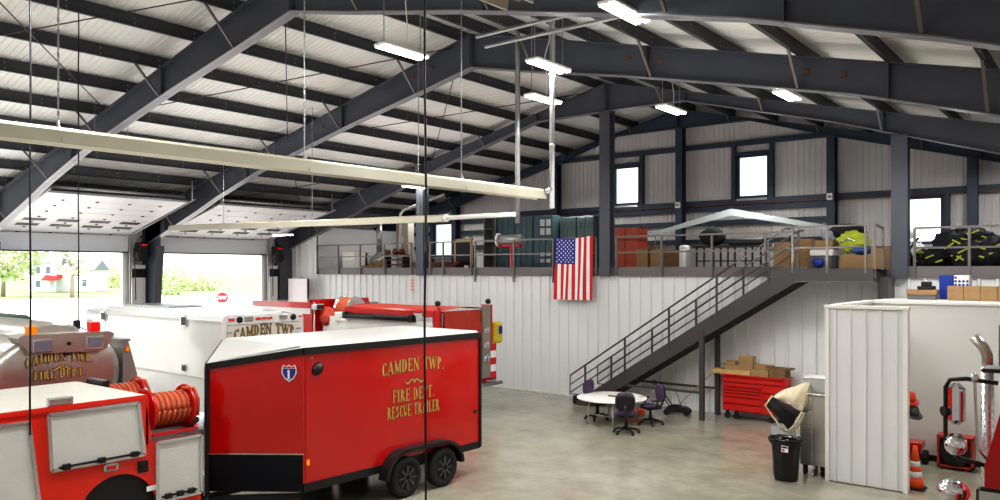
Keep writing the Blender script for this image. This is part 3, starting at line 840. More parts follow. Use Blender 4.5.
for m_, f, d in ((goldk, .012, .004), (gold, 0, .008)):
    mb.m(m_)
    for s in (-1, 1):
        prev = None
        for i in range(9):
            t_ = i/8; u = s*.24*t_; v = .035*sin(t_*2*pi); th = .016+f
            cur = (P0(u, v+th, d), P0(u, v-th, d))
            if prev: mb.quad(prev[0], prev[1], cur[1], cur[0])
            prev = cur
    mb.poly([P0(.035*cos(a*pi/4), .035*sin(a*pi/4), d) for a in range(8)])
mb.build('flourish', tr, world=False)
# shield badge on the nose side: plane through (0,0)-(nx,ny)
dv = Vector((nx, ny, 0)).normalized(); nv = Vector((-dv.y, dv.x, 0)); 
if nv.x < 0: nv = -nv
def SH(u, v, d):    # u to the right = away from nose
    p = Vector((0,0,0)) + dv*(.24-u) + nv*(.012+d); return (p.x, p.y, 2.63+v)
outl = [(-.13,.07),(-.1,.13),(-.045,.1),(0,.13),(.045,.1),(.1,.13),(.13,.07),(.13,-.02),(.08,-.11),(0,-.17),(-.08,-.11),(-.13,-.02)]
bd = B(flagw).poly([SH(u, v, 0) for u, v in outl])
bd.m(blue).poly([SH(u*.86, v*.86, .003) for u, v in outl if v < .08])
bd.m(flagr).poly([SH(u*.86, v*.86, .004) for u, v in ((-.13,.08),(-.1,.13),(-.045,.1),(0,.13),(.045,.1),(.1,.13),(.13,.08))])
bd.m(flagw); lettering(bd, '1', lambda u, v, d: SH(u, v-.12, .006), .16)
bd.build('shield_badge', tr, world=False)
mk = B(amber).box(.01,.03,.06,.12,1.0,1.1); mk.build('marker_light', tr, world=False)
B(mat('dull_brass', (150,110,50), .5)).box(.01,.02,.14,.2,2.84,2.88).build('marker_light', tr, world=False)
B(black).cyl((0,4.4,1.35),(.03,4.4,1.35),.04).build('latch', tr, world=False)

# ---- brush/rescue truck at lower left
bt = thing('rescue_truck', 'red and white utility fire truck with roller shutters and orange hose reel, lower left', 'fire truck', (-13.2, 4, 0))
XS = -12.0; XW = -14.45
bd = B(redor)
bd.prism([(-.2, .6), (5.2,.6),(5.26,.95)] , XW+.02, XS-.3, 'x')
# side skin: polygon (Y,Z) with wheel arch
arch = [(5.82+.62*cos(a), .62+.66*sin(a)) for a in [pi-i*pi/16 for i in range(17)]]
side = [(-.4, .6)]+arch+[(7.25,.55),(7.25,1.7),(6.36,1.7),(6.25,2.4),(-.4,2.4)]
bd.prism(side, XS-.04, XS, 'x'); bd.prism(side, XW, XW+.04, 'x')
bd.box(XW, XS, 7.2, 7.25, .55, 1.72); bd.box(XW, XS, 6.26, 6.3, 1.66, 2.4)
bd.box(XW+.6, XS-.6, -.4, 7.2, .5, .9)
bd.build('body', bt)
B(black).box(XS-.5, XS-.05, 5.15, 6.5, .5, 1.35).build('wheel_well', bt)
rt = B(mat('truck_roof_white', (208,205,196), .5, 0, .04, 2)); rt.box(XW+.02, XS-.02, -.4, 6.27, 2.4, 2.44)
rt.build('roof', bt)
B(redor).bar((XS-.0, -.4, 2.41), (XS-.0, 6.27, 2.41), .05, .07).build('roof_edge', bt)
B(matt_foot).box(XW, XS+.01, 6.34, 7.27, 1.7, 1.74).build('reel_deck', bt)
def shutter(poly, name='roller_shutter', slats=12):
    # poly in (Y,Z) as 4 corners: bl, br, tr, tl
    bl, br, tr_, tl = poly
    s = B(shut)
    for k in range(slats):
        a, b = k/slats, (k+.93)/slats
        L = lambda p, q, t: (p[0]+(q[0]-p[0])*t, p[1]+(q[1]-p[1])*t)
        p = [L(bl, tl, a), L(br, tr_, a), L(br, tr_, b), L(bl, tl, b)]
        s.prism(p, XS, XS+.018, 'x')
    s.m(mat('shutter_gap', (160,160,158), .5)); s.prism([bl, br, tr_, tl], XS-.01, XS+.006, 'x')
    o = s.build(name, bt)
    f = B(alu)
    ps = [bl, br, tr_, tl]
    for i in range(4):
        a, b = ps[i], ps[(i+1) % 4]
        f.bar((XS+.015, a[0], a[1]), (XS+.015, b[0], b[1]), .05, .06, (1,0,0))
    f.build('frame', o)
    return o
s1 = shutter([(2.6,.9),(4.72,.9),(4.56,2.27),(2.6,2.3)], slats=40)
s2 = shutter([(4.86,1.53),(6.22,1.52),(6.12,2.34),(4.82,2.34)], slats=26)
s3 = shutter([(6.43,.72),(7.19,.72),(7.19,1.66),(6.43,1.66)], slats=26)
for s, (a, b, z) in ((s2, (4.95, 6.15, 1.56)), (s3, (6.5, 7.1, .79))):
    h = B(dark); h.bar((XS+.05, a, z), (XS+.05, b, z), .02, .03)
    for y in (a+.1, (a+b)/2, b-.1): h.box(XS+.03, XS+.09, y-.05, y+.05, z-.04, z+.04)
    h.build('lift_bar', s)
ml = B(alu).bbox(XS-.0, XS+.03, 5.6, 5.82, 1.36, 1.47, .02); ml.m(red).box(XS+.025, XS+.036, 5.64, 5.78, 1.385, 1.445); ml.build('fuel_door', bt)
fb = B(black).box(XS, XS+.02, 6.13, 6.29, 1.24, 1.42); fb.m(dark).cyl((XS,6.21,1.33),(XS+.04,6.21,1.33),.05); fb.build('fill_port', bt)
B(flagw).box(XS, XS+.006, 6.27, 6.43, .92, 1.0).box(XS, XS+.006, 7.16, 7.25, .98, 1.05).build('reflective_stripe', bt)
lt = B(alu).bbox(XS-.1, XS+.0, 4.83, 5.18, 2.44, 2.56, .015); lt.m(stain).box(XS-.01, XS+.01, 4.87, 5.14, 2.47, 2.54); lt.build('scene_light', bt)
wheel(bt, XS-.2, 5.82, .48, .3, 1, alu, True)
wheel(bt, XW+.2, 5.82, .48, .3, -1, alu, True)
B(alu).box(-13.9, -13.4, 3.6, 4.35, 2.44, 2.56).build('roof_lamp_bar', bt)
def reel(parent, cx, cy, cz, L, r):
    h = B(hose_o)
    n = 13
    for k in range(n):
        y = cy-L*.36+k*L*.72/(n-1)
        rr = r*.76-(.025 if k % 2 else 0)
        pts = [(cx+rr*cos(a), y+.01*a/pi, cz+rr*sin(a)) for a in [2*pi*i/22 for i in range(23)]]
        h.tube(pts, L*.033, 7)
    h.cyl((cx, cy-L*.4, cz), (cx, cy+L*.4, cz), r*.7, n=20)
    rl = B(red)
    for s in (-1, 1):
        y = cy+s*L*.45
        rl.lathe([(r*1.05, -.03), (r*1.1, 0), (r*1.05, .03)], (cx, y, cz), (0,1,0), 26)
        rl.lathe([(r*.3, -.02), (r*1.06, -.01), (r*1.06, .01), (r*.3, .02)], (cx, y, cz), (0,1,0), 26)
        for dx in (-.28, .28):
            rl.bar((cx+dx, y+s*.05, cz-r*1.1), (cx, y+s*.05, cz), .05, .05, (0,1,0))
    rl.bar((cx+.28, cy-L*.5, cz-r*1.08), (cx+.28, cy+L*.5, cz-r*1.08), .06, .06)
    rl.bar((cx-.28, cy-L*.5, cz-r*1.08), (cx-.28, cy+L*.5, cz-r*1.08), .06, .06)
    a = rl.build('hose_reel', parent)
    h.tube([(cx+.1, cy+L*.3, cz+r*.95), (cx+.15, cy+L*.55, cz+r*.9), (cx+.2, cy+L*.62, cz+.1), (cx+.2, cy+L*.6, cz-r*.5)], .03, 8)
    h.build('hose', a)
    B(chrome).cyl((cx, cy-L*.55, cz), (cx, cy-L*.45, cz), .06).build('hub', a)
reel(bt, -12.4, 6.8, 2.12, .76, .33)
reel(bt, -13.95, 6.8, 2.12, .7, .33)
B(black).bbox(-12.55, -12.2, 7.12, 7.24, 1.75, 1.98, .02).cyl((-12.2,7.18,1.9),(-12.1,7.18,1.9),.05).build('nozzle_box', bt)
B(black).bbox(-14.2, -13.55, 6.32, 6.44, 2.1, 2.52, .02).build('storage_box', bt)

# ---- silver tanker
tk = thing('tanker_truck', 'stainless steel water tanker rear with gold lettering, left of the white rescue body', 'fire truck', (-21, 7.2, 0))
TY, TZ, ta, tb = 7.08, 2.24, 1.25, .85
def oval(x, k, n=36): return [(x, TY+ta*k*(abs(cos(a))**.8)*(1 if cos(a) > 0 else -1), TZ+tb*k*(abs(sin(a))**.85)*(1 if sin(a) > 0 else -1)) for a in [2*pi*i/n for i in range(n)]]
mb = B(stain); mb.loft([oval(-25.5, .98), oval(-25.5, 1), oval(-17.12, 1), oval(-17.04, .97), oval(-17.0, .85), oval(-16.95, .4), oval(-16.94, .01)], True, False, True); mb.build('tank', tk)
mb = B(stain); mb.loft([[(x, TY+.62*cos(a)*k, TZ+.72+.36*sin(a)*k) for a in [pi*i/12 for i in range(13)]] for x, k in ((-24.5,1),(-17.4,1),(-17.3,.85))], False, False, True, closed=False)
mb.poly([(-17.3, TY+.62*.85*cos(a), TZ+.72+.36*.85*sin(a)) for a in [pi*i/12 for i in range(13)]])
mb.build('top_hatch_fairing', tk)
pn = B(stain); pn.prism([(6.22,3.06),(6.45,2.74),(7.9,2.7),(8.1,3.04),(8.0,3.1),(6.3,3.12)], -17.35, -16.85, 'x'); pn.build('light_panel', tk)
for (a, b) in ((6.48, 6.84), (7.5, 7.86)):
    q = B(alu).bbox(-16.87, -16.8, a, b, 2.76, 3.02, .015); q.m(mat('lens_grey', (120,124,140), .15)).box(-16.81,-16.79,a+.03,b-.03,2.8,2.98)
    q.build('square_lamp', tk)
q = B(amber).bbox(-17.2,-17.0,6.46,6.64,3.1,3.28,.02); q.build('beacon', tk, label='amber beacon on the tanker')
q = B(redl).bbox(-17.2,-17.0,7.68,7.88,3.1,3.3,.02); q.build('beacon', tk, label='red beacon on the tanker')
B(black).cyl((-16.87,7.17,2.9),(-16.83,7.17,2.9),.04).box(-16.95,-16.86,7.11,7.23,2.66,2.71).build('camera', tk)
PT = lambda yc, zc: (lambda u, v, d: (-16.93+d, yc+u, zc+v))
sign(tk, 'CAMDEN TWP.', PT(7.05, 2.46), .18, .09, .9)
sign(tk, 'FIRE DEPT.', PT(7.05, 2.2), .18, 0, .9)
flourish(tk, PT(7.08, 2.41), .36)
q = B(mat('grey_fender', (150,150,146), .4, .5)); q.prism([(8.4,2.85),(8.52,2.85),(8.72,2.1),(8.74,1.4),(8.4,1.4)], -17.9, -17.1, 'x'); q.box(-17.9,-17.08,8.36,8.56,2.84,2.89); q.build('side_compartment', tk)
q = B(amber).box(-17.09,-17.06,8.46,8.52,2.62,2.72); q.build('marker_lamp', tk)
q = B(dark).box(-25,-17.2,6.5,7.9,.6,1.2); q.build('chassis', tk)
q = B(dark).box(-17.3,-17.0,6.1,8.3,.75,1.0); q.build('bumper', tk)
for x in (-18.6, -20.0):
    for s, y in ((-1, 6.15), (1, 8.2)): wheel(tk, x, y, .5, .3, s, alu, True, axis='y')
tarp = B(green).bbox(-24.5, -20.9, 7.0, 8.02, 3.12, 3.3, .06); 
tag(tarp.build('folded_drop_tank'), 'dark green folded canvas lying along the silver tank top', 'drop tank')

# ---- white rescue body
am = thing('rescue_ambulance', 'glossy white box-bodied rescue truck with gold lettering over its rear doors', 'ambulance', (-22.2, 12.95, 0))
ax0, ax1, ay0, ay1, azt = -26.0, -18.35, 11.6, 14.2, 3.2
mb = B(white)
c = .14
prof = [(ay0, .6), (ay0, azt-c), (ay0+.05, azt-.04), (ay0+c, azt), (ay1-c, azt), (ay1-.05, azt-.04), (ay1, azt-c), (ay1, .6)]
mb.loft([[(x, y, z) for y, z in prof] for x in (ax0, ax1)], True, True); mb.build('body', am)
mb = B(white).prism([(ay0+.2, 2.9), (ay0+.5, azt+.06), (ay1-.5, azt+.06), (ay1-.2, 2.9)], ax0+.3, ax1-.4, 'x'); 
B(galv).box(-25.4,-22.6,12.5,13.6,3.26,3.3).box(-25.3,-25.2,12.5,13.6,3.2,3.27).box(-22.8,-22.7,12.5,13.6,3.2,3.27).build('roof_rack', am)
mb.build('roof_cap', am)
mb = B(whitem); mb.box(ax0, ax1+.01, ay0-.03, ay0+.01, 1.5, 1.54).box(ax0, ax1+.02, ay0-.02, ay0, 3.02, 3.06); mb.build('moulding', am)
gp = mat('door_line', (120,120,118), .6)
dr = B(mat('rear_white', (222,220,212), .4, 0, .03, 2)).box(ax1, ax1+.025, ay0+.15, ay1-.15, .7, 2.95); dr.m(gp).box(ax1+.02, ax1+.03, 12.89, 12.91, .7, 2.95).box(ax1+.02, ax1+.03, ay0+.15, ay1-.15, 2.94, 2.955)
d_ = dr.build('rear_door', am)
h = B(alu)
for y in (ay0+.2, ay1-.2):
    for z in (2.75, 1.9, 1.1): h.box(ax1+.02, ax1+.05, y-.08, y+.08, z-.02, z+.02)
h.build('hinge', d_)
for y, w, m_, nm in ((11.87,.08,redl,'marker_lamp'),(12.4,.12,stain,'square_lamp'),(12.68,.07,redl,'marker_lamp'),(12.87,.07,redl,'marker_lamp'),(13.06,.07,redl,'marker_lamp'),(13.5,.12,stain,'square_lamp'),(14.08,.05,redl,'marker_lamp')):
    q = B(alu).bbox(ax1, ax1+.04, y-w-.015, y+w+.015, 3.09-(w*.55), 3.09+(w*.55), .01); q.m(m_).box(ax1+.035, ax1+.05, y-w+.01, y+w-.01, 3.09-w*.35, 3.09+w*.35); q.build(nm, am)
for y in (12.12, 13.84):
    B(black).lathe([(.085,0),(.085,.04),(.05,.06),(.001,.03)], (ax1, y, 3.08), (1,0,0), 16).build('round_lamp', am)
for x, z in ((-24.8, 2.97), (-20.15, 3.0-.0), (-20.15, 1.72)):
    s = .14 if z > 2 else .09
    q = B(alu).bbox(x-s, x+s, ay0-.05, ay0, z-s*1.1, z+s*1.1, .015); q.m(black).box(x-s*.6, x+s*.9, ay0-.06, ay0-.04, z-s*.8, z+s*.8); q.build('side_lamp', am)
sign(am, 'CAMDEN TWP.', PX(ax1+.03, 12.95, 2.53), .27, .13, .94, edge=mat('text_shadow_brown', (40,32,16), .6), fill=mat('old_gold', (150,122,58), .5))
q = B(black)
for k in range(16):
    a = pi*k/15
    if k: q.prism([(-22.6+.55*cos(pa), .6+.62*sin(pa)), (-22.6+.55*cos(a), .6+.62*sin(a)), (-22.6+.47*cos(a), .6+.54*sin(a)), (-22.6+.47*cos(pa), .6+.54*sin(pa))], ay0-.04, ay0+.02, 'y')
    pa = a
q.build('wheel_arch', am)
for s, y in ((-1, ay0+.15), (1, ay1-.15)): wheel(am, -22.6, y, .48, .3, s, alu, True, axis='y')
cb = B(white).prism([(-26.0,.6),(-29.3,.6),(-29.3,1.3),(-28.2,1.55),(-27.5,2.35),(-26.0,2.45)], 11.8, 14.0, 'y'); cb.build('cab', am)
B(glass).prism([(-26.5,1.6),(-28.0,1.6),(-27.5,2.25),(-26.5,2.3)], 11.78, 14.02, 'y').build('cab_window', am)
for s, y in ((-1, 11.95), (1, 13.85)): wheel(am, -28.3, y, .45, .28, s, alu, True, axis='y')
B(black).bbox(-26.3,-26.15,11.3,11.5,2.5,2.8,.03).bar((-26.2,11.5,2.55),(-26.2,11.85,2.4),.04,.04).build('mirror', am)

# ---- fire engine behind the trailer
en = thing('fire_engine', 'red and white fire engine with red tarped hose bed, behind the red trailer', 'fire truck', (-20, 18.3, 0))
ex1 = -15.85; ey0, ey1 = 17.2, 19.45
mb = B(white); mb.box(-20.3, ex1-.1, ey0, ey1, .7, 2.85); mb.build('body', en)
mb = B(red); mb.box(-20.3, ex1, ey0-.0, ey0+.08, .7, 1.6).box(ex1-.1, ex1, ey0+.05, ey1, .7, 3.15); mb.box(ex1-.25, ex1+.02, ey0-.02, ey0+.06, .7, 3.2)
mb.build('rear_wall', en)
# hose bed cover
cv = B(redt)
rows = []
for i in range(17):
    x = -20.2+(ex1+20.2+.06)*i/16
    row = []
    for j in range(9):
        y = ey0+.02+(ey1-ey0-.04)*j/8
        z = 3.16+.1*sin(pi*j/8)+.03*noise.noise(Vector((x*1.7, y*2, 0)))
        row.append((x, y, z))
    rows.append(row)
cv.loft(rows, False, False, True, closed=False)
rows = []
for i in range(7):
    z = 3.16-.95*i/6
    rows.append([(ex1+.07+.05*noise.noise(Vector((0, y0_*5, z*4)))+.05*i/6, y0_, z-.03*noise.noise(Vector((y0_*4, 1, 2)))) for y0_ in [ey0+.15+(ey1-ey0-.25)*j/22 for j in range(23)]])
cv.loft(rows, False, False, True, closed=False)
cv.build('hose_bed_cover', en)
q = B(red).bbox(-20.0, ex1-.15, ey0-.05, ey0+.12, 2.98, 3.2, .03); q.build('rail_cap', en)
q = B(dark).cyl((-19.9, ey0-.12, 2.92), (ex1-1.0, ey0-.12, 2.92), .09, n=12); q.m(black).box(-19.95,-19.8,ey0-.2,ey0,2.82,3.04).box(ex1-1.1,ex1-.95,ey0-.2,ey0,2.82,3.04); q.build('suction_hose_roll', en)
q = B(whitem).bbox(-20.3, ex1-.2, ey0-.02, ey0+.3, 2.68, 2.8, .02); q.m(redl).box(-18.3,-18.2,ey0-.04,ey0,2.55,2.62); q.build('compartment_top', en)
q = B(chrome).bbox(ex1-.95, ex1-.55, ey0-.12, ey0, 2.98, 3.12, .02); q.build('scene_lamp', en)
for y, x in ((ey0+.02, ex1-.02),):
    q = B(red).bar((x, y, 2.0), (x, y, 3.3), .07, .07, (0,1,0)); q.m(alu).bar((x+.04, y+.08, 2.6), (x+.04, y+.08, 3.1), .06, .06, (0,1,0)); q.build('corner_post', en)
    B(black).blob((x-.05, y, 3.4), .09, .09, .09, 0).build('ball_lamp', en)
bp = B(mat('grey_panel', (150,146,136), .45, .3)); bp.box(ex1+.1, ex1+.16, 19.05, 19.42, 1.0, 3.28); bp_ = bp.build('rear_light_panel', en)
for z in (2.5, 2.02, 1.6): B(alu).lathe([(.12,0),(.12,.03),(.08,.05),(.001,.04)], (ex1+.16, 19.23, z), (1,0,0), 14, sx=1.3, sy=1).build('oval_lamp', bp_)
q = B(red).box(ex1-.2, ex1+.14, 19.42, 19.55, .9, 3.3)
q.build('rear_edge', en)
q = B(flagw)
for k in range(5):
    q.m(flagr if k % 2 == 0 else flagw); q.box(ex1+.145, ex1+.15, 19.45, 19.72, .95+k*.22, .95+(k+1)*.22)
q.m(dark).box(ex1+.1, ex1+.145, 19.43, 19.74, .9, 2.05); q.build('chevron_strip', en)
B(alu).box(ex1, ex1+.4, ey0, 19.75, .78, .88).build('tailboard', en)
q = B(yellow).bbox(ex1+.0, ex1+.2, 19.62, 20.05, 2.05, 2.75, .06); q.m(blue).box(ex1+.2,ex1+.21,19.8,19.98,2.35,2.6)
tag(q.build('yellow_pack'), 'yellow rectangular pack with blue patch hung on the fire engine rear corner', 'pack')
B(black).blob((ex1, 19.5, 3.4), .09, .09, .09, 0).build('ball_lamp', en)
# midship: reel and jump seat area
q = B(whitem).box(-21.3, -20.35, ey0+.1, ey0+.5, 2.2, 2.85).bbox(-20.6,-20.2,ey0,ey0+.5,2.7,3.0,.02); q.build('pump_panel', en)
q = B(alu); q.lathe([(.42,-.35),(.45,-.33),(.3,-.3),(.3,.3),(.45,.33),(.42,.35)], (-20.85, 18.1, 3.05), (1,.0,0), 24); r_ = q.build('booster_reel', en)
q = B(hose_o)
for k in range(6):
    x = -21.1+k*.1; q.tube([(x, 18.1+.36*cos(a), 3.05+.36*sin(a)) for a in [2*pi*i/20 for i in range(21)]], .05, 6)
q.build('hose', r_)
q = B(red).box(-21.6, -21.5, 17.0, 19.55, 1.0, 3.4).box(-24.8,-21.6,17.0,19.55,.7,2.9); q.build('cab', en)
q = B(white).box(-24.8,-21.6,17.0,19.55,2.9,3.28); q.m(red).box(-24.9,-21.55,16.98,17.06,3.1,3.3).box(-21.7,-21.48,17,19.55,3.3,3.38); q.build('cab_roof', en)
q = B(redt).blob((-21.2, 17.5, 2.75), .3, .35, .35, .25, 1.5, 3); q.m(black).bar((-21.0,17.2,2.6),(-20.9,17.9,2.5),.05,.05); q.build('jump_seat', en)
for y in (17.02, 19.5):
    q = B(alu).cyl((-21.4, y, 1.4), (-21.4, y, 3.3), .03).bbox(-21.5,-21.25,y-.05,y+.32,3.05,3.25,.02); q.m(glass).box(-21.25,-21.24,y,y+.28,3.08,3.22); q.build('grab_pole', en)
B(black).box(-21.0,-20.4,17.1,19.4,.7,2.2).build('pump_house', en)
for x in (-17.6, -23.4):
    for s, y in ((-1, ey0+.12), (1, ey1-.12)): wheel(en, x, y, .52, .3, s, alu, True, axis='y')
for x in (-19.9,-18.7,-16.9):
    B(shut).box(x, x+1.0, ey0-.02, ey0, 1.4 if x != -16.9 else 1.6, 2.55).build('roller_shutter', en)

# ---- fire truck cab at right edge
ft = thing('fire_truck', 'red fire truck cab just entering at the lower right edge with chrome mirrors', 'fire truck', (.3, 9.2, 0))
cab = B(red)
def sec(z, x, yf): return [(x, yf, z), (1.5-(x+1.03), yf, z), (1.5-(x+1.03), 10.6, z), (x, 10.6, z)]
cab.loft([sec(.6,-1.03,8.85), sec(2.5,-1.03,8.88), sec(3.3,-.87,9.42), sec(3.6,-.8,9.6), sec(3.68,-.6,9.8)], True, True)
cab.build('cab', ft)
B(glass).quad((-.97,9.2,2.62),(-.97,10.2,2.62),(-.87,10.2,3.2),(-.885,9.56,3.2)).build('side_window', ft)
B(glass).quad((-.9,8.95,2.6),(1.37,8.95,2.6),(1.25,9.4,3.26),(-.78,9.4,3.26)).build('windshield', ft)
hd = B(red).prism([(7.3,.9),(8.3,.9),(8.3,2.3),(7.3,2.05)], -.75, 1.3, 'x'); hd.build('hood', ft)
B(chrome).bbox(-.95, 1.5, 6.95, 7.25, .5, .9, .05).build('bumper', ft)
B(alu).box(-.3,.85,7.25,7.3,1.0,1.95).build('grille', ft)
wheel(ft, -.75, 8.4, .52, .3, -1, alu, True); wheel(ft, 1.25, 8.4, .52, .3, 1, alu, True)
ma = B(black).tube([(-.93,9.0,3.3),(-1.2,9.0,3.32),(-1.34,9.0,3.3),(-1.38,9.0,3.22),(-1.38,9.0,2.7),(-1.36,9.0,2.6),(-1.25,9.0,2.52),(-.93,9.0,2.47)], .022, 8)
ma.cyl((-1.4,8.98,2.98),(-1.36,9.02,2.98),.05).cyl((-.98,9.0,2.42),(-.98,9.0,2.56),.05)
a = ma.build('mirror_arm', ft)
mr = B(chrome).bbox(-1.36,-1.2,8.93,9.03,2.86,3.27,.05); mr.m(red).box(-1.24,-1.215,8.922,8.93,2.9,3.2); mr.build('mirror', a)
mr = B(chrome).bbox(-1.37,-1.19,8.9,9.05,2.57,2.77,.05); mr.lathe([(.1,0),(.09,.03),(.05,.06),(.001,.07)], (-1.28,8.92,2.66),(0,-1,0),16); mr.build('convex_mirror', a)
B(alu).tube([(-1.12,8.95,3.38),(-1.12,8.95,3.3),(-1.1,8.97,2.65),(-1.03,9.0,2.55)], .014, 6).blob((-1.12,8.95,3.34),.035,.035,.05,0).build('brace', a)
B(chrome).blob((-1.31,9.0,2.18),.15,.15,.13,0).cyl((-1.3,9.0,1.85),(-1.3,9.0,2.15),.02).bar((-1.3,9.0,1.86),(-.75,8.9,1.8),.03,.03).build('fender_mirror', ft)
q = B(black).bbox(-1.1,-.8,8.85,8.95,2.05,2.3,.03); q.m(chrome).box(-1.07,-.83,8.83,8.86,2.08,2.27); q.build('headlamp', ft)
ex = B(alu); ex.cyl((-1.24,10.95,1.2),(-1.24,10.95,3.25),.066,n=18)
for k in range(13):
    for a_ in range(12):
        th = 2*pi*a_/10; ex.m(stain); z = 1.9+k*.09
        ex.box(-1.24+.064*cos(th)-.005,-1.24+.064*cos(th)+.005,10.95+.064*sin(th)-.005,10.95+.064*sin(th)+.005,z,z+.035)
ex.m(stain).tube([(-1.24,10.95,3.2),(-1.24,10.95,3.38),(-1.28,10.95,3.48),(-1.38,10.95,3.6)], .06, 12)
ex.build('exhaust_stack', ft)
B(mat('grey_box', (120,118,116), .5)).bbox(-1.12,-.75,10.9,11.3,3.6,3.75,.02).box(-1.12,-1.07,10.9,11.3,3.2,3.75).build('stack_bracket', ft)
B(dark).bbox(-1.12,-.9,9.3,9.7,3.36,3.4,.02).build('visor', ft)

# ============================================================ FURNITURE ON FLOOR
tcx, tcy = -11.5, 19.8
tb_ = thing('round_table', 'round white folding table in front of the stairs with three office chairs', 'table', (tcx, tcy, 0))
B(whitem).lathe([(.001,.7),(.95,.7),(1.0,.71),(1.0,.74),(.98,.75),(.001,.75)], (tcx,tcy,0), (0,0,1), 48).build('tabletop', tb_)
for dx, dy in ((.45,-.72),(-.45,-.6),(.5,.6),(-.5,.66)):
    B(alu).cyl((tcx+dx,tcy+dy,0),(tcx+dx*.9,tcy+dy*.9,.7),.022,n=10).build('leg', tb_)
B(alu).bar((tcx+.45,tcy-.68,.3),(tcx-.45,tcy-.56,.3),.02,.02).build('crossbar', tb_)
q = B(mat('remote_brown', (120,72,50), .5)).bbox(tcx-.12,tcx+.22,tcy-.03,tcy+.07,.752,.79,.01); q.m(blue).box(tcx+.14,tcx+.24,tcy-.03,tcy+.07,.79,.795)
tag(q.build('marker_case'), 'small brown and blue case lying on the round white table', 'case')
def chair():
    t = thing('office_chair', 'x', 'chair', (0,0,0), group='purple office chairs round the table')
    B(purple).blob((0,.0,.47), .25, .25, .06, .04, 1).build('seat', t, world=False)
    B(black).bbox(-.21,.21,-.21,.21,.4,.44,.03).build('seat_pan', t, world=False)
    bk = MB().m(purple)
    def sheet(y0, m):
        bk.m(m)
        rings = []
        for k, (z, w, yy) in enumerate(((.56,.0,0),(.57,.15,0),(.63,.2,0),(.75,.225,.01),(.88,.22,.02),(.97,.17,.02),(1.0,.1,.02),(1.01,0,.02))):
            th = .035
            rings.append([(w*cos(a)+0, y0+yy+th*sin(a)*(1 if w > 0 else 0)-.03*(1-(cos(a))**2)*0, z) for a in [2*pi*i/16 for i in range(16)]])
        bk.loft(rings, False, False, True)
    sheet(-.26, purple)
    bk.build('backrest', t, world=False)
    sh = B(black)
    rings = []
    for z, w in ((.58,.0),(.6,.14),(.66,.19),(.76,.215),(.88,.205),(.96,.15),(.985,.0)):
        rings.append([(w*cos(a), -.29+.022*sin(a)*(1 if w else 0), z) for a in [2*pi*i/16 for i in range(16)]])
    sh.loft(rings, False, False, True); sh.build('back_shell', t, world=False)
    B(black).tube([(0,-.05,.4),(0,-.26,.4),(0,-.32,.5),(0,-.31,.7)], .025, 6).build('back_support', t, world=False)
    B(black).cyl((0,0,.1),(0,0,.4),.03).cyl((0,0,.1),(0,0,.25),.045).build('column', t, world=False)
    bs = B(black)
    for k in range(5):
        a = 2*pi*k/5+.3
        bs.tube([(0,0,.13),(.15*cos(a),.15*sin(a),.12),(.29*cos(a),.29*sin(a),.07)], .028, 6)
    bs.build('base', t, world=False)
    for k in range(5):
        a = 2*pi*k/5+.3
        B(black).cyl((.29*cos(a)-.02*sin(a),.29*sin(a)+.02*cos(a),.032),(.29*cos(a)+.02*sin(a),.29*sin(a)-.02*cos(a),.032),.032,n=10).build('caster', t, world=False)
    return t
def arms(t):
    for s in (-1, 1):
        B(black).tube([(s*.2,0,.42),(s*.29,0,.44),(s*.3,-.02,.62)], .02, 6).bbox(s*.3-.04,s*.3+.04,-.14,.14,.62,.66,.015).build('armrest', t, world=False)
c0 = chair(); c0.scale = (1.2,1.2,1.14)
def face(x, y): return atan2(tcy-y, tcx-x)-pi/2
c1 = dup(c0, (-12.1, 20.0, 0), face(-12.1, 20.0)+.3, 'purple office chair behind the left side of the round table')
arms(c0)
c0.location = (-10.5, 20.25, 0); c0.rotation_euler = (0,0,face(-10.5, 20.25)+.55); c0['label'] = 'purple office chair with black armrests at the right side of the round table'
c2 = dup(c1, (-10.45, 18.75, 0), face(-10.45, 18.75)-.35, 'purple office chair nearest, its black back shell turned toward the room')

# push mower with T handle
mw = thing('push_mower', 'black push mower with folded handle under the stairs', 'mower', (-10.6, 22.2, 0), .3)
B(dark).bbox(-.34,.34,-.2,.2,.08,.24,.05).blob((-.05,0,.24),.2,.16,.06,.1).build('deck', mw, world=False)
for x in (-.3,.3):
    for y in (-.23,.23): B(rubber).cyl((x,y-.03,.09),(x,y+.03,.09),.09,n=16).build('wheel', mw, world=False)
B(black).tube([(-.2,-.2,.25),(-.75,-.2,1.0),(-.75,.2,1.0),(-.2,.2,.25)], .016, 6).build('handle', mw, world=False)
q = B(woodl).cyl((-10.9,22.5,.05),(-9.75,22.75,1.25),.016,n=8); q.m(green).tube([(-10.5,22.4,.1),(-10.8,22.4,.75)],.012,5)
tag(q.build('broom_handle'), 'long tan wooden handle leaning diagonally beside the toolbox', 'broom')
q = B(mat('orange_crate', (176,70,36), .7)).bbox(-11.9,-11.3,21.1,21.45,.0,.2,.03); q.m(black).box(-11.7,-11.5,21.2,21.35,.2,.205)
tag(q.build('tool_case'), 'orange tool case on the floor behind the right chair', 'case')
q = B(dark).box(-13.2,-12.3,22.2,22.7,0,1.15); q.m(black).box(-13.25,-12.25,22.15,22.75,1.15,1.2)
q = B(dark).bbox(-14.15,-13.7,21.8,22.85,0.0,.28,.03)
tag(q.build('stair_foot_block'), 'dark block at the foot of the staircase', 'block')

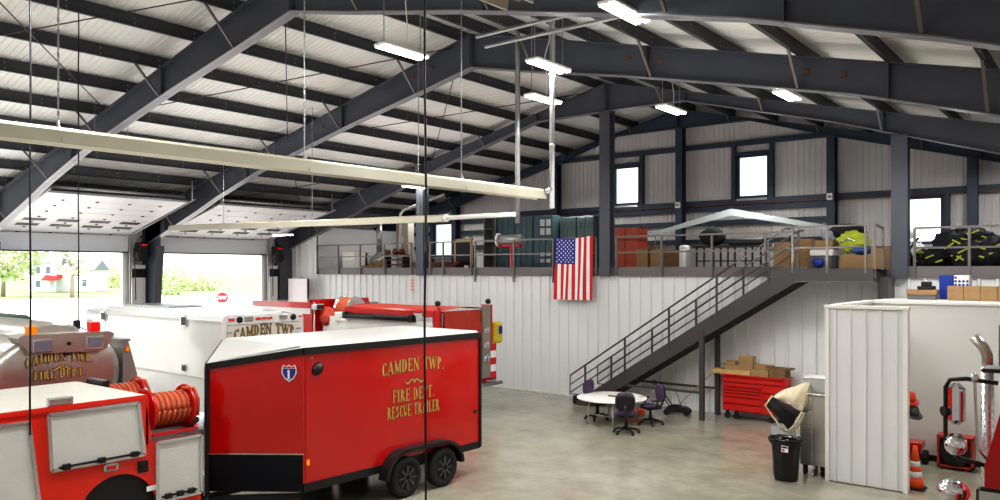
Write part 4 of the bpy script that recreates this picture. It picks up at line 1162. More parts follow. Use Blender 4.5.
# tool chest
tc_ = thing('tool_chest', 'long red rolling tool chest against the white wall, cardboard on top', 'tool chest', (-8.35, 22.7, 0))
x0, x1, y0, y1 = -9.3, -7.45, 22.5, 23.02
rch = mat('chest_red', (206,30,24), .35, 0, .03, 2)
B(rch).bbox(x0,x1,y0+.02,y1,.24,1.28,.015).build('body', tc_)
B(rch).bbox(x0-.02,x1+.05,y0-.02,y1,1.28,1.32,.01).build('top', tc_)
def drawer(a, b, z0, z1):
    d = B(rch).bbox(a, b, y0-.02, y0+.02, z0, z1, .008).build('drawer', tc_)
    B(dark).box(a+.02, b-.02, y0-.035, y0-.02, z1-.025, z1-.008).build('pull', d)
xm = x0+1.2
for z0, z1 in ((1.12,1.25),): drawer(x0+.05, x1-.05, z0, z1)
for z0, z1 in ((.97,1.1),(.88,.96),(.79,.87),(.68,.78),(.49,.66),(.28,.47)):
    drawer(x0+.05, xm-.01, z0, z1)
for z0, z1 in ((.88,1.1),(.68,.86),(.49,.66),(.28,.47)): drawer(xm+.01, x1-.05, z0, z1)
B(dark).tube([(x1+.02,y0+.08,1.0),(x1+.1,y0+.08,1.05),(x1+.1,y1-.05,1.05),(x1+.02,y1-.05,1.0)], .018, 6).build('side_handle', tc_)
for x in (x0+.12, x0+.4, x1-.4, x1-.12):
    for y in (y0+.1,): 
        B(rubber).cyl((x,y-.03,.09),(x,y+.03,.09),.09,n=16).box(x-.04,x+.04,y-.05,y+.05,.16,.22).build('caster', tc_)
def cbox(x, y, z, sx, sy, sz, lab, rz=0, m=card, g='cardboard boxes', tape=True, name='cardboard_box', flaps=False):
    M = Matrix.Translation((x, y, z)) @ Matrix.Rotation(rz, 4, 'Z')
    t = thing(name, lab, 'box', (x, y, z), group=g)
    B(m).box(-sx/2, sx/2, -sy/2, sy/2, 0, sz, M=M).build('carton', t)
    if flaps:
        B(m).box(-sx/2-.12, -sx/2, -sy/2, sy/2, sz-.01, sz+.02, M=M).build('flap', t); B(m).box(sx/2, sx/2+.14, -sy/2, sy/2, sz-.04, sz, M=M).build('flap', t)
    elif tape:
        B(mat('packing_tape', (190,166,124), .3)).box(-sx/2-.003, sx/2+.003, -.03, .03, sz*.55, sz+.003, M=M).build('tape', t)
    return t
G1 = 'boxes on the red tool chest'
q = B(woodl).box(-9.62,-8.45,22.5,22.88,1.32,1.45); tag(q.build('wooden_board'), 'tan flat tray of boards on the left of the red tool chest', 'board')
cbox(-9.02, 22.66, 1.45, .42, .3, .14, 'flat open carton with a white label on the tan boards', .1, flaps=True, g=G1)
cbox(-9.05, 22.68, 1.59, .3, .22, .12, 'small carton perched at the top left of the chest pile', -.2, g=G1)
cbox(-8.62, 22.7, 1.45, .42, .28, .42, 'tallest upright carton standing on the red tool chest', .05, g=G1)
cbox(-8.17, 22.68, 1.32, .5, .4, .2, 'long low carton in the middle of the tool chest top', 0, g=G1)
cbox(-8.14, 22.7, 1.52, .5, .26, .13, 'narrow carton lying across the low middle one on the tool chest', .15, g=G1)
cbox(-7.66, 22.68, 1.32, .46, .4, .28, 'open carton with raised flap at the right end of the tool chest', -.05, cardd, G1, flaps=True)

# trash can
cn = thing('trash_can', 'black slim plastic trash can with a liner and small white sticker', 'trash can', (-5.5, 16.65, 0))
B(black).lathe([(.001,.02),(.22,.02),(.235,.05),(.28,.8),(.3,.82),(.3,.86),(.27,.86),(.24,.1),(.001,.08)], (-5.5,16.65,0), (0,0,1), 8, False, 1.08, .85).build('bin', cn)
ln = B(mat('bin_liner', (14,14,16), .25))
rings = []
for z, r in ((.75,.29),(.79,.315),(.87,.33),(.9,.31),(.88,.27),(.7,.24)):
    rings.append([(-5.5+(r+.012*sin(7*a+z*9))*1.08*cos(a), 16.65+(r+.012*sin(5*a))*.85*sin(a), z+.012*sin(9*a)) for a in [2*pi*i/40 for i in range(40)]])
ln.loft(rings, False, False, True); ln.build('liner', cn)
q = B(flagw)
Mx = Matrix.Translation((-5.5,16.65,0)) @ Matrix.Rotation(radians(-5),4,'Z')
q.box(.02,.16,-.262,-.25,.64,.77,M=Mx); q.m(bluep).box(.03,.15,-.266,-.26,.72,.76,M=Mx); q.m(flagr).box(.04,.09,-.266,-.26,.655,.7,M=Mx)
q.build('sticker', cn)
# stainless cabinet
sb = thing('steel_cabinet', 'tall brushed steel rolling cabinet beside the white partition', 'cabinet', (-5.14, 17.6, 0))
B(stain).bbox(-5.42,-4.88,17.32,18.3,.22,1.72,.015).build('body', sb)
B(stain).bbox(-5.44,-4.86,17.29,18.32,1.72,1.76,.01).build('top', sb)
for z0, z1 in ((1.42,1.68),(1.1,1.38)):
    d = B(stain).bbox(-5.4,-5.16,17.3,17.33,z0,z1,.008).build('drawer', sb); B(chrome).box(-5.38,-5.18,17.28,17.3,z1-.05,z1-.03).build('handle', d)
B(stain).bbox(-5.14,-4.9,17.3,17.33,.26,1.68,.008).build('door', sb)
B(stain).bbox(-5.4,-5.16,17.3,17.33,.26,1.06,.008).build('door', sb)
for x in (-5.33,-4.97):
    for y in (17.42,18.18): B(rubber).cyl((x-.03,y,.08),(x+.03,y,.08),.08,n=14).box(x-.04,x+.04,y-.05,y+.05,.14,.22).build('caster', sb)
# clear totes
def tote(x, y, z, sx, sy, sz, lab, lid=True):
    t = thing('plastic_tote', lab, 'tote', (x, y, z), group='clear plastic totes')
    o_ = [[(x+a*sx/2*k, y+b*sy/2*k, zz_) for a, b in ((-1,-1),(1,-1),(1,1),(-1,1))] for k, zz_ in ((.88,z),(1,z+sz),(.94,z+sz),(.84,z+.02))]
    B(clearp).loft(o_, True, True).build('tub', t)
    if lid: B(mat('lid_white', (222,226,226), .3, alpha=.75)).bbox(x-sx*.53,x+sx*.53,y-sy*.53,y+sy*.53,z+sz,z+sz+.03,.01).build('lid', t)
    B(whitem).blob((x, y, z+sz*.4), sx*.36, sy*.34, sz*.3, .4, 2, 5).build('contents', t)
    return t
tote(-5.14, 17.7, 1.76, .5, .5, .3, 'clear plastic tote with a lid on top of the steel cabinet')
tote(-5.78, 17.35, 0.0, .42, .4, 1.0, 'tall clear plastic tote on the floor behind the black trash can', False)
# fleece draped
fl = thing('fleece_blanket', 'cream fleece blanket with black lining draped off the steel cabinet', 'blanket', (-5.6, 17.4, 1.5))
def cloth(pts, m, off, name):
    n = 16
    def bil(u, v):
        a, b, c_, d = [Vector(p) for p in pts]
        return a*(1-u)*(1-v)+b*u*(1-v)+c_*u*v+d*(1-u)*v
    rows = []
    for i in range(n+1):
        row = []
        for j in range(n+1):
            u, v = i/n, j/n; p = bil(u, v)
            p += Vector((0, -.1*sin(pi*u)*sin(pi*v)+off+.02*sin(u*11+v*4), .05*sin(pi*u)*(1-v)+.012*sin(u*9+2*v)))
            row.append(tuple(p))
        rows.append(row)
    B(m).loft(rows, False, False, True, closed=False).build(name, fl)
cloth([(-5.9,17.2,1.68),(-5.25,17.45,1.98),(-5.3,17.1,1.42),(-5.9,17.05,1.64)], cream, 0, 'fleece_side')
cloth([(-5.25,17.45,1.98),(-5.22,17.5,1.8),(-5.26,17.2,1.5),(-5.3,17.1,1.42)], cream, 0, 'fleece_fold')
cloth([(-6.03,17.03,1.44),(-5.9,17.04,1.66),(-5.3,17.06,1.4),(-5.56,17.02,.98)], fleecek, -.01, 'lining')
q = B(cream).tube([(-5.9,17.0,1.68),(-6.05,16.98,1.46),(-5.9,16.96,1.27),(-5.72,16.95,1.05),(-5.56,16.95,.97),(-5.42,16.97,1.1),(-5.28,17.0,1.4)], .022, 6); q.build('hem', fl)
q = B(cream).tube([(-5.75,17.0,1.02),(-5.6,16.99,.93),(-5.5,16.99,.93),(-5.36,17.02,1.08),(-5.25,17.05,1.38)], .02, 6); q.build('hem', fl)

# items in the alcove
cone = thing('traffic_cone', 'orange traffic cone with two white bands beside the partition edge', 'cone', (-3.24, 17.62, 0))
B(orange).lathe([(.17,.04),(.135,.24)], (-3.24,17.62,0), (0,0,1), 20).lathe([(.118,.36),(.1,.46)], (-3.24,17.62,0)).lathe([(.085,.56),(.035,.86),(.03,.86)], (-3.24,17.62,0)).build('body', cone)
B(flagw).lathe([(.135,.24),(.118,.36)], (-3.24,17.62,0), n=20).lathe([(.1,.46),(.085,.56)], (-3.24,17.62,0)).build('reflective_band', cone)
B(black).bbox(-3.43,-3.05,17.43,17.81,0,.04,.02).build('base', cone)
def helmet(x, y, z, m, lab):
    h_ = thing('fire_helmet', lab, 'helmet', (x,y,z), group='helmets hung by the partition')
    B(m).lathe([(.001,.16),(.08,.14),(.12,.07),(.13,0)], (x,y,z), (.3,-.3,.9), 20).build('shell', h_)
    B(m).lathe([(.13,0),(.19,-.02),(.18,-.03),(.12,-.01)], (x,y,z), (.3,-.3,.9), 20, sx=1, sy=1.15).build('brim', h_)
helmet(-3.33, 17.5, 1.82, mat('helmet_orange', (226,70,30), .35), 'orange fire helmet hanging on the partition edge')
helmet(-3.26, 17.45, 1.55, mat('helmet_grey', (70,72,74), .4), 'dark grey fire helmet hanging just under the orange one')
q = B(lime).blob((-3.42, 17.45, 1.1), .1, .08, .28, .2, 2, 4)
tag(q.build('safety_vest'), 'lime vest hanging behind the partition edge, under the helmets', 'vest')
fn = thing('blower_fan', 'square red blower fan with black grille on the floor by the grey wall', 'fan', (-2.85, 19.95, 0))
bx_ = B(mat('fan_red', (176,52,36), .5)); bx_.box(-3.2,-2.5,19.75,20.15,.05,.1).box(-3.2,-3.15,19.75,20.15,.05,.72).box(-2.55,-2.5,19.75,20.15,.05,.72).box(-3.2,-2.5,19.75,20.15,.68,.74)
bx_.box(-3.2,-2.5,20.1,20.15,.05,.72); bx_.build('housing', fn)
q = B(black); q.lathe([(.27,0),(.31,0),(.31,.06),(.27,.06)], (-2.85,19.8,.39), (0,-1,0), 28)
for k in range(1, 5):
    r = .06*k; q.tube([(-2.85+r*cos(a),19.76,.39+r*sin(a)) for a in [2*pi*i/20 for i in range(21)]], .006, 4)
q.build('grille', fn)
q = B(dark)
for k in range(6):
    a = 2*pi*k/6; q.bar((-2.85,19.85,.39),(-2.85+.25*cos(a),19.87,.39+.25*sin(a)),.1,.01,(0,1,0))
q.build('blades', fn)
for x in (-3.1,-2.6): B(rubber).cyl((x,19.8,.04),(x,20.1,.04),.04,n=10).build('foot', fn)
ht = thing('hand_cart', 'low red cart with a black wheel against the grey wall behind the cone', 'cart', (-3.6, 20.05, 0))
B(red).bbox(-4.0,-3.5,19.8,20.2,.35,.5,.02).bbox(-3.9,-3.55,19.9,20.2,.12,.32,.02).build('body', ht)
B(rubber).cyl((-3.52,20.0,.16),(-3.42,20.0,.16),.16,n=18).build('wheel', ht)

# ============================================================ ITEMS ON LOW ROOM ROOF
for k in range(4):
    x = -3.12+k*.345
    labs = ['leftmost of the row','second in the row','third in the row','rightmost, at the picture edge']
    cbox(x, 21.9, ZP, .335, .4, .34, 'printed brown carton on the low room roof, '+labs[k], 0, g='cartons on the low room roof')
cbox(-3.88, 22.0, ZP+.12, .68, .36, .12, 'long flat carton on the low room roof under the black projector', 0, g='cartons on the low room roof')
q = B(mat('flat_grey_case', (110,110,112), .5)).bbox(-4.2,-3.55,21.85,22.2,ZP,ZP+.12,.01); tag(q.build('flat_case'), 'flat grey case under the long carton on the low room roof', 'case')
q = B(black).bbox(-3.98,-3.6,21.85,22.15,ZP+.24,ZP+.33,.02).bbox(-3.9,-3.68,21.9,22.1,ZP+.33,ZP+.44,.02); tag(q.build('projector'), 'black stepped device on the long flat carton', 'device')
q = B(bluep).bbox(-3.56,-3.26,22.3,22.7,ZP,ZP+.6,.01); tag(q.build('blue_box'), 'tall plain blue box on the low room roof', 'box')
q = B(whitem).bbox(-3.24,-2.9,22.3,22.7,ZP,ZP+.6,.01); q.m(bluep)
for k in range(9): q.cyl((-3.2+(k % 4)*.085, 22.3, ZP+.36+.09*(k//4)), (-3.2+(k % 4)*.085, 22.294, ZP+.36+.09*(k//4)), .032, n=8)
tag(q.build('patterned_box'), 'white box with blue blotches beside the plain blue box', 'box')

# ============================================================ ITEMS ON MEZZANINE (deck at 4.4)
D = 4.4
def simple(mb, name, lab, cat, group=None): return tag(mb.build(name), lab, cat, group)
# left end: workbench
wb = thing('workbench', 'long workbench with light wood top at the left end of the mezzanine', 'workbench', (-29.5, 25, D))
B(woodl).box(-30,-27.7,24.6,25.2,D+.78,D+.83).build('top', wb)
for x in (-29.9,-27.8):
    for y in (24.65,25.15): B(dark).bar((x,y,D),(x,y,D+.78),.06,.06,(0,1,0)).build('leg', wb)
B(dark).box(-29.9,-27.8,24.7,25.1,D+.25,D+.3).build('shelf', wb)
q = B(whitem).bbox(-28.0+.3,-26.85,23.6,24.2,D,D+.82,.02); q.m(gp).box(-27.6,-26.95,23.59,23.6,D+.4,D+.41); q = q.build('white_cabinet'); tag(q, 'low white cabinet behind the left mezzanine rail', 'cabinet')
q = B(galv).cyl((-26.65,24.9,D+.8),(-26.65,24.9,6.75),.13,n=16)
for z in (5.4,5.8,6.2,6.6): q.cyl((-26.65,24.9,z),(-26.65,24.9,z+.04),.145)
q.lathe([(.13,.8),(.42,.55),(.42,.35),(.3,.0)], (-26.65,24.9,D)); simple(q, 'sheet_metal_duct', 'shiny vertical sheet metal duct flaring into a hood on the mezzanine', 'duct')
q = B(mat('beige_panel', (168,160,150), .6)).bbox(-26.5,-25.7,25.8,26.2,D,6.6,.02); q.m(whitem).box(-26.3,-26.05,25.78,25.8,5.6,5.95); simple(q, 'electrical_cabinet', 'tall beige cabinet with a small white notice left of the first post', 'cabinet')
for k, (x, sx, sz, lab) in enumerate(((-26.1,.35,.3,'small carton beside the metal hood on the mezzanine'),(-25.6,.4,.42,'carton left of the heaped brown goods'),(-26.5,.25,.2,'lowest small carton by the left mezzanine rail'))):
    cbox(x, 24.0, D, sx, .35, sz, lab, g='cartons at the left of the mezzanine')
for k in range(7):
    x = -25.6+.18*k; q = B(woodd if k % 2 else cardd).blob((x,24.4,D+.8),.17,.14,.14,.3,2,k)
    if k in (0, 3, 5): simple(q, 'rolled_sack', 'brown bundled sack on the bench, '+('left' if k == 0 else 'middle' if k == 3 else 'right')+' of three', 'sack', 'sacks on the bench')
    else: COLr = q  # not linked
q = thing('stacked_bench', 'dark slatted wooden bench under the brown bundles', 'bench', (-25,24.4,D))
for z in (.2,.42,.62): B(woodd).box(-25.7,-24.35,24.15,24.7,D+z,D+z+.06).build('slat', q)
for x in (-25.6,-24.45): B(dark).bar((x,24.4,D),(x,24.4,D+.62),.08,.4,(0,1,0)).build('leg', q)
# brown table right of first post
q = thing('dark_wood_table', 'wide dark reddish wooden tabletop behind the rail, right of the first post', 'table', (-22,24.6,D))
B(woodd).prism([(-23.8,D+.02),(-21.5,D+.02),(-20.95,D+.33),(-23.8,D+.33)], 24.0, 24.5, 'y').build('top', q)
for x in (-23.7,-21.8): B(woodd).box(x,x+.08,24.1,24.4,D,D+.04).build('leg', q)
q = B(dark).box(-21.9,-21.0,24.78,24.82,D+.2,D+1.25); q.m(woodl).box(-21.95,-20.95,24.76,24.8,D+1.22,D+1.3).box(-21.95,-21.88,24.76,24.8,D+.2,D+1.3).box(-21.02,-20.95,24.76,24.8,D+.2,D+1.3); q.m(dark).box(-21.8,-21.7,24.8,25.1,D,D+.9).box(-21.2,-21.1,24.8,25.1,D,D+.9)
simple(q, 'chalkboard', 'dark framed board standing behind the short guard rail', 'board')
# grey shelf
q = thing('grey_shelf', 'tall grey open shelf left of the teal lockers', 'shelf', (-20.9,25.8,D))
gs = mat('shelf_grey', (110,114,108), .5, .2)
B(gs).box(-21.05,-21.0,25.6,26.1,D,6.65).build('side_panel', q); B(gs).box(-20.45,-20.4,25.6,26.1,D,6.65).build('side_panel', q); B(gs).box(-21.05,-20.4,26.08,26.1,D,6.65).build('back_panel', q)
for z in (D+.1,5.0,5.55,6.1,6.6): B(gs).box(-21.0,-20.45,25.6,26.1,z,z+.03).build('shelf_board', q)
# teal lockers
for k in range(3):
    x = -20.38+k*.93; w = .91
    lk = thing('teal_locker', 'large teal steel locker unit, '+['left','middle','right, with paper notices'][k]+' of three beside the grey shelf', 'locker', (x+w/2,25.8,D), group='teal lockers')
    B(teal).bbox(x,x+w,25.7,26.3,D,6.58,.01).build('body', lk)
    for j in range(3):
        a = x+.03+j*(w-.06)/3
        d = B(teal).bbox(a+.01,a+(w-.06)/3-.01,25.67,25.7,D+.06,6.54,.006).build('door', lk)
        v = B(tealk)
        for z in (6.1,6.16,6.22,6.28,4.9,4.96,5.02): v.box(a+.06,a+.22,25.662,25.67,z,z+.025)
        v.box(a+.03,a+.06,25.65,25.67,5.5,5.62); v.build('vent', d)
    if k == 2:
        for j in range(2):
            for z, s in ((6.15,.26),(5.8,.26),(4.95,.14),(4.7,.14)):
                B(mat('paper_print', (190,194,196), .7, 0, .3, 14)).box(x+.34+j*.29,x+.56+j*.29,25.655,25.66,z,z+s).build('notice', lk)
for k in range(2):
    x = -17.52+k*.8
    lk = thing('grey_green_locker', 'grey green steel cabinet behind the flag, %s one' % ('left' if k == 0 else 'right'), 'locker', (x+.38,26.2,D), group='cabinets behind the flag')
    gg = mat('grey_green', (78,92,92), .45, .3)
    B(gg).bbox(x,x+.78,26.1,26.7,D,6.5,.01).build('body', lk)
    for j in range(2):
        a = x+.02+j*.37; d = B(gg).bbox(a,a+.36,26.07,26.1,D+.05,6.46,.006).build('door', lk)
        v = B(tealk)
        for z in (6.05,6.12,6.19,6.26): v.box(a+.08,a+.28,26.06,26.07,z,z+.03)
        v.build('vent', d)
# mailbox-like drum on red stand
q = thing('drum_blower', 'silver and white drum on a red stand behind the guard rail', 'drum', (-18.2,23.8,D))
B(galv).cyl((-18.7,23.7,5.55),(-17.75,23.9,5.55),.2,n=24).build('drum', q)
B(flagw).cyl((-18.76,23.69,5.55),(-18.7,23.7,5.55),.26,n=24).build('end_cap', q)
B(red).bar((-18.2,23.8,D),(-18.2,23.8,5.3),.08,.08,(0,1,0)).box(-18.7,-17.75,23.7,23.9,5.28,5.36).box(-18.7,-18.62,23.6,23.7,5.3,5.75).build('stand', q)
# centre mezzanine
q = thing('orange_brown_cabinet', 'tall orange brown cabinet right of the middle post', 'cabinet', (-14.1,26,D))
B(orangec).bbox(-14.75,-13.8,25.6,26.4,D,5.95,.015).build('body', q); B(orangec).bbox(-14.73,-14.3,25.57,25.6,D+.05,5.9,.01).build('door', q); B(dark).box(-14.8,-13.75,25.55,26.4,5.5,5.52).build('shelf_line', q)
GB = 'cartons right of the orange brown cabinet'
cbox(-13.35,25.3,D,.45,.4,.75,'upright carton nearest the orange brown cabinet',0,g=GB)
cbox(-12.7,25.2,D,.5,.45,.72,'carton with white labels in the middle of the row',0,g=GB)
cbox(-12.15,25.3,D,.6,.5,.7,'dark brown carton at the right of the row',0,cardd,g=GB)
cbox(-12.9,25.35,D+.75,.45,.35,.13,'flat carton lying on the upright ones',0,cardd,g=GB)
q = thing('black_trestle_table', 'black trestle table carrying a dark bag and case', 'table', (-10.5,25.4,D))
B(black).box(-11.45,-8.95,25.1,25.8,D+.76,D+.82).build('top', q)
for x in (-11.3,-10.7,-10.2,-9.6,-9.1):
    for y in (25.15,25.75): B(black).bar((x,y,D),(x,y,D+.76),.05,.05,(0,1,0)).build('leg', q)
B(black).bar((-11.3,25.15,D+.3),(-9.1,25.15,D+.3),.04,.04).build('crossbar', q)
q = B(gear).blob((-10.85,25.4,D+1.12),.48,.3,.3,.18,1.5,2,n=28,flat=D+.83); simple(q,'duffel_bag','round dark duffel bag on the black trestle table','bag')
q = B(mat('dark_case', (40,44,50), .5)).bbox(-10.25,-9.0,25.2,25.7,D+.83,D+1.05,.05); simple(q,'equipment_case','long low dark case beside the duffel bag','case')
q = B(whitem).bbox(-11.85,-11.6,24.9,25.3,D,D+.85,.05); simple(q,'white_appliance','narrow white appliance left of the black trestle table','appliance')
# clear canopy
q = thing('clear_canopy', 'pitched clear plastic canopy frame behind the cartons', 'canopy', (-10.7,27,D))
cp = mat('clear_canopy_sheet', (222,230,232), .3, 0, alpha=.6)
B(cp).quad((-14.5,27.2,5.75),(-10.9,27.2,6.55),(-10.9,28.2,6.55),(-14.5,28.2,5.75)).quad((-10.9,27.2,6.55),(-6.9,27.2,5.7),(-6.9,28.2,5.7),(-10.9,28.2,6.55)).prism([(-14.5,5.6),(-10.9,6.35),(-6.9,5.6),(-6.9,5.72),(-10.9,6.6),(-14.5,5.72)], 27.19, 27.22, 'y').build('sheet', q)
for x in (-14.4,-7.0):
    for y in (27.2,28.2): B(galv).cyl((x,y,D),(x,y,5.72),.025).build('pole', q)
q = B(whitem).bbox(-9.0+.2,-7.3,25.3,26.1,D+.55,D+.85,.03); q.m(galv).box(-8.7,-8.6,25.4,26.0,D,D+.55).box(-7.6,-7.5,25.4,26.0,D,D+.55); q.m(dark).box(-8.5,-8.4,25.28,25.3,D+.62,D+.78).box(-8.1,-8.0,25.28,25.3,D+.62,D+.78)
simple(q,'white_console','long white console on legs behind the stair rails','console')
# stair-top heap
GT = 'cartons at the stair top'
cbox(-8.1,24.4,D,.5,.5,.85,'stacked brown carton seen through the upper stair rails',0,g=GT)
cbox(-7.6,24.7,D+.0,.55,.5,.95,'tall brown carton left of the white carton',.1,g=GT)
q = B(mat('grey_tote', (86,90,98), .5)).bbox(-7.2,-6.6,24.0,24.5,D,D+.42,.03); q.m(whitem).bbox(-7.22,-6.55,23.98,24.52,D+.42,D+.6,.02); q.m(bluep).blob((-6.95,23.93,D+.22),.16,.06,.12,.3); simple(q,'grey_tote','grey tote with white lid and a blue bag at the stair top','tote')
cbox(-6.85,24.3,D+.6,.5,.4,.28,'carton on top of the grey tote',0,g=GT)
cbox(-6.05,23.9,D,.5,.4,.44,'open brown carton in front of the lime jacket, left one',0,g=GT)
cbox(-5.62,23.85,D,.42,.4,.42,'brown carton below the lime jacket, right one',0,g=GT)
cbox(-5.2,23.8,D,.5,.42,.66,'large brown carton right of the lime jacket heap',.0,g=GT)
q = B(lime).blob((-6.05,24.2,D+.82),.42,.33,.3,.35,2.5,8,n=30); q.m(alu).tube([(-6.35,23.93,D+.8),(-6.1,23.85,D+.9),(-5.8,23.93,D+.78)],.025,6); simple(q,'lime_jacket','crumpled lime yellow safety jacket on top of the boxes','jacket')
q = B(mat('blue_cloth', (52,86,140), .8, 0, .2, 8)).blob((-5.75,24.0,D+.56),.3,.25,.12,.4,3,2); simple(q,'blue_cloth','blue cloth tucked under the lime jacket','cloth')
q = B(gear).blob((-6.3,24.6,D+1.15),.5,.3,.22,.35,2.5,3); simple(q,'dark_coat','dark coat bundled behind the lime jacket','coat')
q = B(mat('grey_bundle', (150,156,168), .85, 0, .3, 8)).blob((-6.75,24.6,D+1.0),.3,.25,.2,.4,2.5,5); simple(q,'grey_bundle','grey cloth bundle above the grey tote','bundle')
q = B(flagw).blob((-4.87,23.95,D+.55),.12,.15,.28,.2,2,5); simple(q,'white_bag','white bag leaning on the large carton','bag')
q = thing('wheeled_walker', 'dark folded cart with black wheels behind the safety gate', 'cart', (-4.6,24.3,D))
B(dark).bar((-4.8,24.2,D+.3),(-4.4,24.4,D+.9),.05,.05).bar((-4.5,24.2,D+.3),(-4.8,24.4,D+.9),.05,.05).build('frame', q)
for x in (-4.8,-4.45): B(rubber).cyl((x,24.15,D+.22),(x+.05,24.2,D+.22),.22,n=18).build('wheel', q)
q = B(flagw).blob((-4.75,24.6,D+1.0),.22,.2,.14,.3,3,4); simple(q,'white_cloth','white cloth bundle behind the safety gate','cloth')
ld = thing('step_ladder', 'red and yellow step ladder standing left of the right post', 'ladder', (-4.9,25,D))
B(red).bar((-5.1,25.1,D),(-5.0,25.2,6.05),.05,.05,(0,1,0)).bar((-4.75,25.1,D),(-4.8,25.2,6.05),.05,.05,(0,1,0)).build('rail', ld)
for z in (4.7,5.0,5.3,5.6,5.9): B(yellow).box(-5.08,-4.78,25.1,25.2,z,z+.04).build('rung', ld)
# turnout gear heap
def coat(x, y, z, sx, sy, sz, seed, lab):
    t = thing('turnout_coat', lab, 'coat', (x,y,z), group='heaped black turnout coats')
    B(gear).blob((x,y,z+sz*.8),sx,sy,sz,.35,2.2,seed,n=30,flat=D+.01).build('fabric', t)
    rr = random.Random(seed)
    for k in range(6):
        a = -pi/2+rr.uniform(-1.2,1.2); h = rr.uniform(-.3,.7)
        c = Vector((x+sx*.85*cos(a), y+sy*.95*sin(a)-.03, max(D+.08, z+sz*.8+sz*h)))
        dx = rr.uniform(.05,.13); dz = rr.uniform(-.08,.08)
        B(lime).bar(c-Vector((dx,.02,dz)), c+Vector((dx,-.02,dz)), .02, .04).build('reflective_band', t)
coat(-4.05,24.3,D+.1,.42,.3,.28,1,'black turnout coat with lime bands at the left foot of the dark heap')
coat(-3.55,24.5,D+.2,.5,.35,.5,2,'black turnout coat near the left top of the dark heap')
coat(-3.2,24.8,D+.55,.55,.35,.35,3,'black turnout coat on the peak of the dark heap')
coat(-3.1,24.2,D+.1,.45,.3,.36,4,'black turnout coat at the front of the dark heap left of the rail post')
coat(-2.55,24.2,D+.1,.42,.3,.45,5,'black turnout coat just right of the slim rail post')
coat(-2.0,24.2,D+.1,.42,.3,.5,6,'black turnout coat at the right end of the dark heap')
coat(-1.9,24.8,D+.6,.45,.3,.4,7,'black turnout coat high at the right picture edge')
q = B(flagw).blob((-4.55,24.6,D+.45),.3,.25,.3,.5,3,6,n=26); q.m(dark).blob((-4.4,24.4,D+.2),.28,.2,.2,.5,3,7); simple(q,'gear_bag','white and dark jumbled bag right of the big right post','bag')

# flag
fg = thing('american_flag', 'American flag hanging vertically from the mezzanine guard rail', 'flag', (-14.9, YR-.06, 5.55))
fx0, fx1, fzt, fzb = -15.55, -14.06, 5.54, 3.37
YF = YR-.07
def FP(u, v, d=0):   # u 0..1 left->right, v 0..1 top->bottom
    x = fx0+(fx1-fx0)*u + .02*(1-u)*0; z = fzt+(fzb-fzt)*v
    z -= .07*sin(pi*u)*(1-v)-.04*u*(1-v)
    return (x-.06*v*(1-u)*1+0, YF-.03-.035*sin(u*17+v*2)*(.3+v)-d-.05*v, z)
NR = 13; cu, cv_ = 7/13, .42
for nm, m_ in (('red_stripes', flagr), ('white_stripes', flagw)):
    mb = B(m_)
    for k in range(13):
        if (k % 2 == 0) != (m_ is flagr): continue
        rows = []
        v0 = cv_ if k < 7 else 0
        for i in range(3):
            u = (k+i/2)/13
            rows.append([FP(u, v0+(1-v0)*j/14) for j in range(15)])
        mb.loft(rows, False, False, True, closed=False)
    mb.build(nm, fg)
mb = B(blue); mb.loft([[FP(cu*i/12, cv_*j/8) for j in range(9)] for i in range(13)], False, False, True, closed=False)
ct = mb.build('canton', fg)
mb = B(flagw)
for r_i in range(11):
    for c_i in range(9):
        if (r_i+c_i) % 2: continue
        cu_, cvv = cu*(c_i+1)/10, cv_*(r_i+1)/12
        pts = []
        for k in range(10):
            a = pi/2+k*pi/5; rr = .036 if k % 2 == 0 else .015
            pts.append(FP(cu_+rr*cos(a)/(fx1-fx0), cvv-rr*sin(a)/(fzt-fzb), .012))
        mb.poly(pts)
mb.build('stars', ct)

# white board leaning by door corner
q = B(mat('pinkish_panel', (236,228,230), .5)).box(-30.3,-28.9,22.6,22.64,3.0,4.0); q.m(dark).box(-28.92,-28.86,22.58,22.66,2.6,4.0).box(-30.35,-28.86,22.58,22.66,2.92,3.0).box(-28.92,-28.86,22.6,22.66,0,2.6)
simple(q, 'display_panel', 'pale blank panel on a dark stand in the corner right of the right door', 'panel')
q = B(mat('faded_red', (226,150,140), .6))
for k in range(4): q.box(-22.86,-22.7,MW-.055,MW-.05,3.55+k*.13,3.64+k*.13)
simple(q, 'red_wall_mark', 'small faded red vertical mark on the white mezzanine wall', 'sign')

